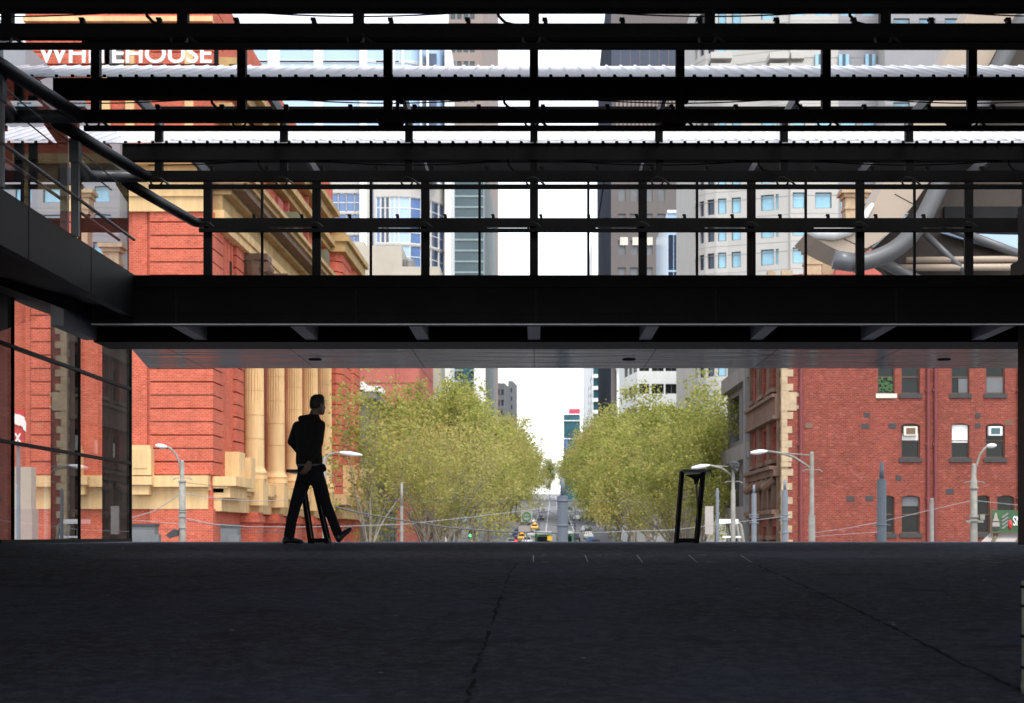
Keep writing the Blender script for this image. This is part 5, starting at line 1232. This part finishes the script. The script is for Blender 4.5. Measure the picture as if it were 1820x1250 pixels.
def signal(px, py, Y, m, label):
    x = X(px, Y); z = Z(py, Y); t = thing('traffic_light', (x, Y, gz(Y)), label, 'traffic light', 'traffic lights at the crossing')
    b = MB(); b.tube([(x, Y + .1, gz(Y)), (x, Y + .1, z + .3)], .05, 8); b.build('post', M['slate'], t)
    b = MB(); b.box(x - .16, x + .16, Y - .08, Y + .08, z - .3, z + .5); b.build('housing', M['slate'], t)
    b = MB(); b.tube([(x, Y - .12, z), (x, Y - .08, z)], .14, 10); b.build('lens', m, t)
signal(836, 952, 150, M['lgreen'], 'traffic light showing green below the left trees')
signal(917, 962, 170, M['lred'], 'traffic light showing red at the left of the road')
# pedestrians on the pavements: a few far figures
def far_person(off, Yc, m, lab):
    z = gz(Yc) + .09; x = xc(Yc) + off; b = MB()
    b.rings([[(x + cx + a * math.cos(k * math.pi / 4), Yc + b_ * math.sin(k * math.pi / 4), z + h) for k in range(8)] for h, a, b_, cx in ((0, .09, .1, -.05), (.4, .1, .1, -.03), (.85, .17, .12, 0), (1.1, .17, .12, 0), (1.4, .22, .13, 0), (1.47, .07, .07, 0), (1.54, .08, .09, 0), (1.65, .1, .11, 0), (1.75, .05, .06, 0))])
    b.tube([(x + .2, Yc, z + 1.38), (x + .26, Yc - .05, z + 1.05), (x + .24, Yc - .12, z + .8)], [.06, .05, .04], 6); b.tube([(x - .2, Yc, z + 1.38), (x - .26, Yc + .03, z + 1.05), (x - .24, Yc + .1, z + .8)], [.06, .05, .04], 6)
    tag(b.build('person', m), lab, 'person', 'people on the far pavement')
for i, (off, Yc, m, lab) in enumerate(((-9.6, 205, 'blue', 'person in blue waiting under the left trees by the crossing'), (-10.6, 214, 'cardark', 'person in dark clothes under the left trees'), (-7.9, 222, 'white', 'person in white at the left kerb under the trees'), (9.6, 210, 'cardark', 'person in dark clothes under the right trees'), (-9.0, 232, 'cardark', 'second dark figure under the left trees, nearer the road'), (8.9, 226, 'white', 'person in white under the right trees'), (-8.6, 212, 'blue', 'person in blue standing at the left kerb'), (9.2, 240, 'blue', 'person in blue under the right trees'), (-11.5, 208, 'white', 'person in pale clothes farthest left under the trees'))):
    far_person(off, Yc, M[m], lab)

# ================================================================== trees
def make_tree(seed, H, RAD, nleaf, dens=1.0, lsz=.24, spread=1.0):
    rg = random.Random(seed); tb = MB(); tips = []; allp = []
    def branch(p, d, L, r, lev):
        n = 4; pts = [p]; rs = [r]; q = Vector(p); dd = Vector(d)
        for i in range(n):
            dd = (dd + Vector((rg.gauss(0, .13), rg.gauss(0, .13), rg.gauss(.03, .08)))).normalized(); q = q + dd * (L / n); pts.append(q.copy()); rs.append(r * (1 - .55 * (i + 1) / n))
        tb.tube(pts, rs, 6 if lev < 2 else 4, cap=False)
        if lev >= 2: allp.extend(pts[1:])
        if lev >= 4 or r < .012: tips.append(q); return
        for i in range(rg.choice((2, 3, 3)) if lev else 7):
            base_ = pts[rg.choice((2, 3, 4))] if lev else pts[-1] - dd * rg.uniform(0, L * .35)
            ang = rg.uniform(0, 2 * math.pi); tilt = rg.uniform(.35, .8) if lev else rg.uniform(.3, 1.05)
            ax = dd.orthogonal().normalized(); ax2 = dd.cross(ax)
            nd = (dd * math.cos(tilt) + (ax * math.cos(ang) + ax2 * math.sin(ang)) * math.sin(tilt)).normalized()
            nd = (nd + Vector((0, 0, .12))).normalized()
            branch(base_, nd, L * rg.uniform(.6, .82) if lev else H * .33, rs[-1] * rg.uniform(.6, .85) if lev else r * .5, lev + 1)
        branch(q, dd, L * .7, rs[-1], lev + 1)
    branch(Vector((0, 0, -.3)), Vector((0, 0, 1)), H * .24, H * .017, 0)
    lb = MB(); k = 0
    # normalise crown size
    hs_ = sorted(math.hypot(p.x, p.y) for p in allp); mx = hs_[int(len(hs_) * .93)]; zs_ = sorted(p.z for p in allp); mz = zs_[int(len(zs_) * .985)]; sx = RAD / mx * spread; szz = (H * .97) / mz
    tb.v = [(v[0] * (sx if v[2] > H * .12 else 1), v[1] * (sx if v[2] > H * .12 else 1), v[2] * szz) for v in tb.v]
    P = [Vector((p.x * sx, p.y * sx, p.z * szz)) for p in allp]; T = [Vector((p.x * sx, p.y * sx, p.z * szz)) for p in tips]
    for i in range(nleaf):
        c = rg.choice(T) if rg.random() < .74 else rg.choice(P)
        sp_ = .55 * dens
        p = c + Vector((rg.gauss(0, sp_), rg.gauss(0, sp_), rg.gauss(-.1, sp_ * .8)))
        if p.z < H * .10: continue
        s = lsz * rg.uniform(.5, 1.35)
        a = Vector((rg.gauss(0, 1), rg.gauss(0, 1), rg.gauss(0, .6))).normalized(); bb = a.orthogonal().normalized()
        bb = (bb * math.cos(rg.random() * 6.28) + a.cross(bb) * math.sin(rg.random() * 6.28)).normalized()
        u = a * s; v = bb * s * .55
        lb.face([p - u, p - v * .9 - u * .1, p + u, p + v])
    return tb, lb
def tree_proto(seed, H, RAD, nl, lab, **kw):
    t = thing('plane_tree', (0, 0, 0), lab, 'tree', 'plane trees lining the street')
    tb, lb = make_tree(seed, H, RAD, nl, **kw)
    tb.build('trunk', M['bark'], t, True); lb.build('crown', M['leaf'], t)
    return t
protos = [tree_proto(11, 16, 6.0, 16000, 'p', dens=.82, lsz=.155), tree_proto(23, 17, 6.2, 16500, 'p', dens=.85, lsz=.16), tree_proto(37, 15, 5.9, 15000, 'p', dens=.8, lsz=.155), tree_proto(52, 16.5, 6.0, 16000, 'p', dens=.85, lsz=.16)]
protos.append(tree_proto(64, 15.5, 6.0, 6800, 'p', dens=.8, lsz=.15))
sparse = tree_proto(71, 15.2, 5.4, 3600, 'tall bare branched plane tree with few leaves beside the columned brick building', dens=.8, lsz=.16)
Yt = 122; sparse.location = (xc(Yt) - 13.2, Yt, gz(Yt)); sparse['group'] = 'plane trees lining the street'
used = [False] * 5
rt = random.Random(9)
def plant(k, off, Y, sc, lab):
    p = protos[k]
    loc = (xc(Y) + off, Y, gz(Y)); rz = rt.uniform(0, 6.28)
    if not used[k]:
        used[k] = True; o = p; o.location = loc; o.rotation_euler = (0, 0, rz); o.scale = (sc, sc, sc)
    else: o = copy_tree(p, loc, rz, sc)
    o['label'] = lab; return o
near_L = ['airy plane tree of the left row, nearest to the crossing', 'airy second plane tree of the left row', 'airy third plane tree of the left row, in front of the pink brick wall', 'fourth plane tree of the left row']
near_R = ['rightmost dense plane tree of the right row, beside the grey concrete building', 'airy second plane tree of the right row', 'third plane tree of the right row, below the white office', 'fourth plane tree of the right row']
for i in range(26):
    Y = 126 + i * 11.5 + (max(0, i - 12)) * 9
    grow = 1 + min(.32, max(0, (Y - 150) / 120 * .25))
    for sgn in (-1, 1):
        off = sgn * (11.9 if sgn < 0 else 11.4) + rt.uniform(-.5, .5)
        if sgn < 0 and i < 3: off = (-8.3, -9.2, -11.2)[i]
        sc = grow * rt.uniform(.93, 1.06) * ((.72 if sgn < 0 else .82) if i == 0 else .86 if i == 1 else 1) * (1.1 if sgn < 0 and i == 3 else 1)
        if sgn > 0: sc *= 1.02 if i < 2 else .97
        lab = (near_L[i] if sgn < 0 else near_R[i]) if i < 4 else ('leafy plane tree farther up the %s side of the street' % ('left' if sgn < 0 else 'right'))
        plant(4 if (i, sgn) in ((0, -1), (1, -1), (2, -1), (1, 1), (7, -1)) else (i * 2 + (sgn > 0) + i // 3) % 4, off, Y + rt.uniform(-1.5, 1.5) + (4 if sgn > 0 else 0), sc, lab)
plant(2, 14.0, 140, .8, 'plane tree standing closest to the grey building at the right end of the trees')
plant(0, -1.5, 860, 1.3, 'tree closing the far end of the street at the sky gap'); plant(3, 6, 900, 1.2, 'tree closing the far end of the street, right of the other')

# ================================================================== black stands on the crest
def stand(pts, Y, flip, label):
    k = Y / F; p = lambda px, py, dy=0: (X(px, Y), Y + dy, Z(py, Y))
    t = thing('black_stand', p((pts['a'][0] + pts['b'][0]) / 2, 966.5), label, 'stand', 'black stands on the crest')
    for nm in ('a', 'b'):
        x0_, x1_ = pts[nm]; b = MB(); b.tube([p(x0_, 966), p(x1_, 838)], .027, 8); b.build('leg', M['black'], t)
        b = MB(); b.tube([p(x0_ + (2 if not flip else -2), 966, .42), p(x1_ + (1 if not flip else -1), 838, .3)], .02, 8); b.build('leg', M['black'], t)
    xa, xb = pts['top']; b = MB(); b.box(X(xa, Y), X(xb, Y), Y - .12, Y + .45, Z(840, Y), Z(835, Y)); b.box(X(xa, Y), X(xb, Y), Y - .14, Y + .47, Z(837.5, Y), Z(836, Y)); b.build('top_plate', M['dark'], t)
    b = MB(); c = (pts['a'][1] + pts['b'][1]) / 2 + 6 * (1 if not flip else -1)
    b.extr([p(pts['a'][1] + 4, 844), p(pts['b'][1] - 3, 842), p(pts['b'][1] - 4, 847), p(c + 5, 852), p(c + 2, 862), p(c - 3, 862), p(c - 5, 852)], (0, .03, 0)); b.build('gusset', M['black'], t)
    b = MB(); xs2 = sorted((pts['a'][0], pts['b'][0])); b.box(X(xs2[0] + 1, Y), X(xs2[1] - 1, Y), Y - .02, Y + .42, Z(965, Y), Z(957, Y)); b.build('base_box', M['black'], t)
    b = MB(); b.tube([p(pts['b'][0] + 3, 960), p(c, 858)], .012, 6); b.build('strut', M['awnb'], t)
Ys_ = 21.4
stand({'a': (1203, 1213), 'b': (1239, 1251), 'top': (1213, 1263)}, Ys_, False, 'black leaning frame stand with flat top on the crest at the right')
stand({'a': (582, 553), 'b': (551, 534), 'top': (511, 556)}, Ys_, True, 'black leaning frame stand on the crest behind the walking man')

# ================================================================== the walking man
YP = 20.5; kp = YP / F
def W(px, py, dy=0): return Vector((X(px, YP), YP + dy, Z(py, YP)))
def ell(c, a, b_, yaw, n=24):
    l = Vector((math.cos(yaw), -math.sin(yaw), 0)); d = Vector((math.sin(yaw), math.cos(yaw), 0))
    return [c + l * (a * math.cos(2 * math.pi * i / n)) + d * (b_ * math.sin(2 * math.pi * i / n)) for i in range(n)]
def limb(mb, pts, rs, seg=14):
    mb.tube(pts, rs, seg)
    for p, r in zip(pts, rs):                          # round joints so that the pieces weld into one skin
        mb.rings([[(p.x + r * .985 * math.cos(b_) * math.cos(a), p.y + r * .985 * math.cos(b_) * math.sin(a), p.z + r * .985 * math.sin(b_)) for a in [2 * math.pi * i / 12 for i in range(12)]] for b_ in [-1.4, -.9, -.45, 0, .45, .9, 1.4]])
def weld(o, vox, it=6):
    m = o.modifiers.new('weld', 'REMESH'); m.mode = 'VOXEL'; m.voxel_size = vox; m.use_smooth_shade = True
    s = o.modifiers.new('smooth', 'SMOOTH'); s.iterations = it; s.factor = .5
YAW = R(40); HY_ = R(44)
man = thing('person', (W(551, 967).x, YP, 0), 'man in black hooded top and trousers walking right across the crest', 'person')
tors = [(848, 551, .165, .115), (835, 551, .175, .125), (822, 549.5, .165, .115), (800, 549, .155, .108), (775, 549, .165, .11), (757, 549, .17, .1), (746, 550, .12, .08), (740, 554, .06, .06)]
LA = [W(527, 757, .12), W(515, 784, .16), W(531, 806, .29)]; RA = [W(571, 757, -.12), W(570, 790, -.19), W(555.5, 823, -.27)]
LL = [W(541, 843, .07), W(533.5, 870, .05), W(525, 897, .02), W(518.5, 927, -.02), W(514.5, 953, -.04)]
RL = [W(563, 843, -.07), W(571.5, 870, -.06), W(580.5, 897, -.05), W(592.5, 926, -.04), W(602, 951, -.03)]
b = MB()
b.rings([ell(W(cx, py), a * .92, c * .92, YAW) for py, cx, a, c in tors])
limb(b, [W(554, 745), W(558, 737), W(562, 727, .02)], [.062, .056, .056])
hc = W(564, 719.5, .02); fd = Vector((math.sin(HY_), math.cos(HY_), 0)); ld = Vector((math.cos(HY_), -math.sin(HY_), 0))
b.rings([ell(hc + fd * off + Vector((0, 0, dz)), a, c, HY_, 28) for dz, a, c, off in ((-.118, .03, .04, .045), (-.105, .047, .062, .03), (-.08, .06, .082, .016), (-.04, .068, .092, .006), (0, .073, .096, 0), (.04, .075, .097, -.004), (.075, .066, .085, -.006), (.1, .045, .06, -.008), (.113, .02, .03, -.01))])
nz = hc + fd * .098 + Vector((0, 0, -.012)); limb(b, [nz + Vector((0, 0, .028)) - fd * .01, nz + fd * .006, nz + fd * .016 + Vector((0, 0, -.018))], [.009, .011, .013], 8)
limb(b, [hc + fd * .09 + Vector((0, 0, -.066)) + ld * .018, hc + fd * .096 + Vector((0, 0, -.066)), hc + fd * .09 + Vector((0, 0, -.066)) - ld * .018], [.008, .01, .008], 6)
for s in (-1, 1):
    ec = hc + ld * (.073 * s) - fd * .012 + Vector((0, 0, -.012)); limb(b, [ec + Vector((0, 0, .026)) - fd * .004, ec + ld * (.01 * s), ec + Vector((0, 0, -.026)) + fd * .006], [.011, .014, .009], 8)
limb(b, LA, [.045, .038, .028]); limb(b, RA, [.045, .038, .028])
limb(b, LL, [.08, .07, .05, .05, .036]); limb(b, RL, [.08, .07, .05, .05, .036])
for A, wr, hd, side in ((LA, LA[-1], Vector((.55, .55, -.35)).normalized(), 1), (RA, RA[-1], Vector((-.42, -.08, -.9)).normalized(), -1)):
    # palm, four curled fingers of different length and a thumb
    ac = hd.cross(Vector((.64, -.77, 0))).normalized(); nrm = hd.cross(ac).normalized()
    p1 = wr + hd * .05; p2 = wr + hd * .1
    b.rings([[wr + hd * h + ac * (w * math.cos(a)) + nrm * (tt * math.sin(a)) for a in [2 * math.pi * i / 12 for i in range(12)]] for h, w, tt in ((-.01, .026, .02), (.03, .036, .018), (.07, .042, .016), (.1, .04, .013))])
    for i, (o_, L) in enumerate(((-.03, .062), (-.01, .074), (.01, .078), (.03, .068))):
        q0 = p2 + ac * o_; q1 = q0 + hd * (L * .45) + nrm * .006; q2 = q1 + hd * (L * .33) + nrm * .02; q3 = q2 + hd * (L * .2) + nrm * .022
        limb(b, [q0 - hd * .012, q1, q2, q3], [.0095, .009, .0085, .007], 8)
    q0 = wr + hd * .035 - ac * .034; limb(b, [q0, q0 + hd * .03 - ac * .02 + nrm * .012, q0 + hd * .055 - ac * .022 + nrm * .026], [.013, .0115, .009], 8)
body = b.build('body', M['skin'], man, True); weld(body, .0055, 3)
b = MB()
hood = [(826, 549.5, .186, .134), (820, 549.5, .19, .138), (806, 549, .182, .134), (786, 549, .186, .134), (766, 549, .205, .138), (755, 549.5, .208, .126), (748, 550.5, .172, .112), (742, 553, .115, .094), (737, 555.5, .082, .08)]
b.rings([ell(W(cx, py), a, c, YAW) for py, cx, a, c in hood])
limb(b, LA[:2] + [W(529, 804, .27)], [.068, .056, .044]); limb(b, RA[:2] + [W(557, 819, -.262)], [.068, .055, .043])
bk = -Vector((math.sin(YAW), math.cos(YAW), 0))
limb(b, [W(540, 748, .06) + bk * .05, W(546, 745) + bk * .1, W(553, 744, -.03) + bk * .1, W(565, 746, -.06) + bk * .05], [.03, .04, .04, .03])
o = b.build('hooded_top', M['hood'], man, True); weld(o, .011, 5)
b = MB(); b.rings([ell(W(549.6, 829), .178, .128, YAW), ell(W(549.6, 822), .18, .13, YAW)]); b.build('shirt_hem', M['shirt'], man, True)
b = MB()
b.rings([ell(W(cx, py), a, c, YAW) for py, cx, a, c in ((826, 550.5, .172, .122), (836, 552, .185, .14), (846, 552, .18, .135), (856, 552.5, .15, .11), (862, 553, .08, .06))])
limb(b, [W(541, 846, .07)] + LL[1:4] + [W(514.5, 955, -.04)], [.1, .09, .073, .066, .066]); limb(b, [W(563, 846, -.07)] + RL[1:4] + [W(602.5, 953, -.03)], [.1, .088, .068, .06, .058])
limb(b, [W(576, 829, -.1), W(578.5, 835, -.1)], [.03, .03])
o = b.build('trousers', M['denim'], man, True); weld(o, .011, 5)
def shoe(heel, toe, up):
    d = (toe - heel); L = d.length; d.normalize(); sd_ = d.cross(up).normalized(); rg = []
    for f, w, h, lo in ((0, .024, .055, .012), (.04, .038, .085, 0), (.18, .046, .11, 0), (.35, .046, .1, .006), (.55, .05, .078, .004), (.75, .056, .065, 0), (.9, .05, .056, .003), (1, .024, .04, .012)):
        c = heel + d * (L * f); ring = []
        for i in range(16):
            a = 2 * math.pi * i / 16; v = math.sin(a); ring.append(c + sd_ * (w * math.cos(a)) + up * (lo + (h - lo) * (.5 + .5 * max(-.98, v))))
        rg.append(ring)
    b = MB(); b.rings(rg)
    b.rings([[heel + d * (L * f) + sd_ * (w * math.cos(2 * math.pi * i / 10)) + up * (z) for i in range(10)] for f, w, z in ((0, .01, 0), (.05, .01, 0))])
    return b
z0 = Vector((0, 0, 1))
h1 = W(505, 967, -.1); t1 = W(537, 967, .09); h1.z = t1.z = .002
b = shoe(h1, t1, z0); limb(b, [W(513, 957, -.045), W(514, 950, -.04)], [.045, .04]); o = b.build('shoe', M['shoe'], man, True); weld(o, .007, 3)
h2 = W(603, 965.5, -.05); t2 = W(625, 941, .08); dd = (t2 - h2).normalized(); up = (z0 - dd * dd.z).normalized()
b = shoe(h2, t2, up); limb(b, [W(603.5, 956, -.035), W(602.5, 949, -.03)], [.043, .04]); o = b.build('shoe', M['shoe'], man, True); weld(o, .007, 3)
b = MB()                                              # short hair: cap over the skull, lifted fringe
b.rings([ell(hc - fd * off + Vector((0, 0, dz)), a, c, HY_, 24) for dz, a, c, off in ((-.05, .055, .055, .047), (-.02, .077, .083, .022), (.02, .081, .1, .006), (.06, .078, .096, .005), (.095, .066, .08, .002), (.118, .045, .058, -.004), (.126, .02, .03, -.006))])
limb(b, [hc + fd * .03 + z0 * .108, hc + fd * .062 + z0 * .102, hc + fd * .094 + z0 * .088], [.026, .026, .014])
rh = random.Random(3)
for i in range(26):
    a = rh.uniform(0, 6.28); r = rh.uniform(.02, .07); p = hc + ld * (r * math.cos(a)) + fd * (r * math.sin(a)) + z0 * (.125 - r * r * 6); limb(b, [p - z0 * .01, p + z0 * rh.uniform(.002, .009)], [.009, .004], 6)
o = b.build('hair', M['hair'], man, True); weld(o, .006, 2)

# ================================================================== camera, light, sky
cam = bpy.data.cameras.new('camera'); cam.sensor_width = 36; cam.lens = 36 * F / 1820
cam.shift_x = -(VX - 910) / 1820; cam.shift_y = (HY - 625) / 1820
cam.dof.use_dof = True; cam.dof.focus_distance = 19.5; cam.dof.aperture_fstop = 4.0
cam.clip_start = .1; cam.clip_end = 6000
co = bpy.data.objects.new('camera', cam); COL.objects.link(co); co.location = (0, 0, CZ); co.rotation_euler = (R(90), 0, 0); scene.camera = co
EL, AZ = R(60), R(160)                                # soft sun high behind the viewer
sd_ = Vector((math.cos(EL) * math.sin(AZ), math.cos(EL) * math.cos(AZ), math.sin(EL)))
sun = bpy.data.lights.new('sun', 'SUN'); sun.energy = 1.1; sun.angle = R(25); sun.color = (1, .96, .9)
so_ = bpy.data.objects.new('sun', sun); COL.objects.link(so_); so_.rotation_euler = sd_.to_track_quat('Z', 'Y').to_euler(); so_.location = (0, -30, 80)
w = bpy.data.worlds.new('World'); scene.world = w; w.use_nodes = True; nt = w.node_tree; bg = nt.nodes['Background']
sk = nt.nodes.new('ShaderNodeTexSky'); sk.sky_type = 'NISHITA'; sk.sun_disc = False; sk.sun_elevation = EL; sk.sun_rotation = AZ
sk.dust_density = 1; sk.air_density = 1.0
hs = nt.nodes.new('ShaderNodeHueSaturation'); hs.inputs['Saturation'].default_value = .3
nt.links.new(sk.outputs[0], hs.inputs['Color']); nt.links.new(hs.outputs[0], bg.inputs[0]); bg.inputs[1].default_value = .15
vs = scene.view_settings; vs.view_transform = 'Standard'; vs.look = 'None'; vs.gamma = 1; vs.exposure = 1.45
scene.cycles.use_denoising = True; scene.cycles.max_bounces = 8; scene.cycles.transparent_max_bounces = 12
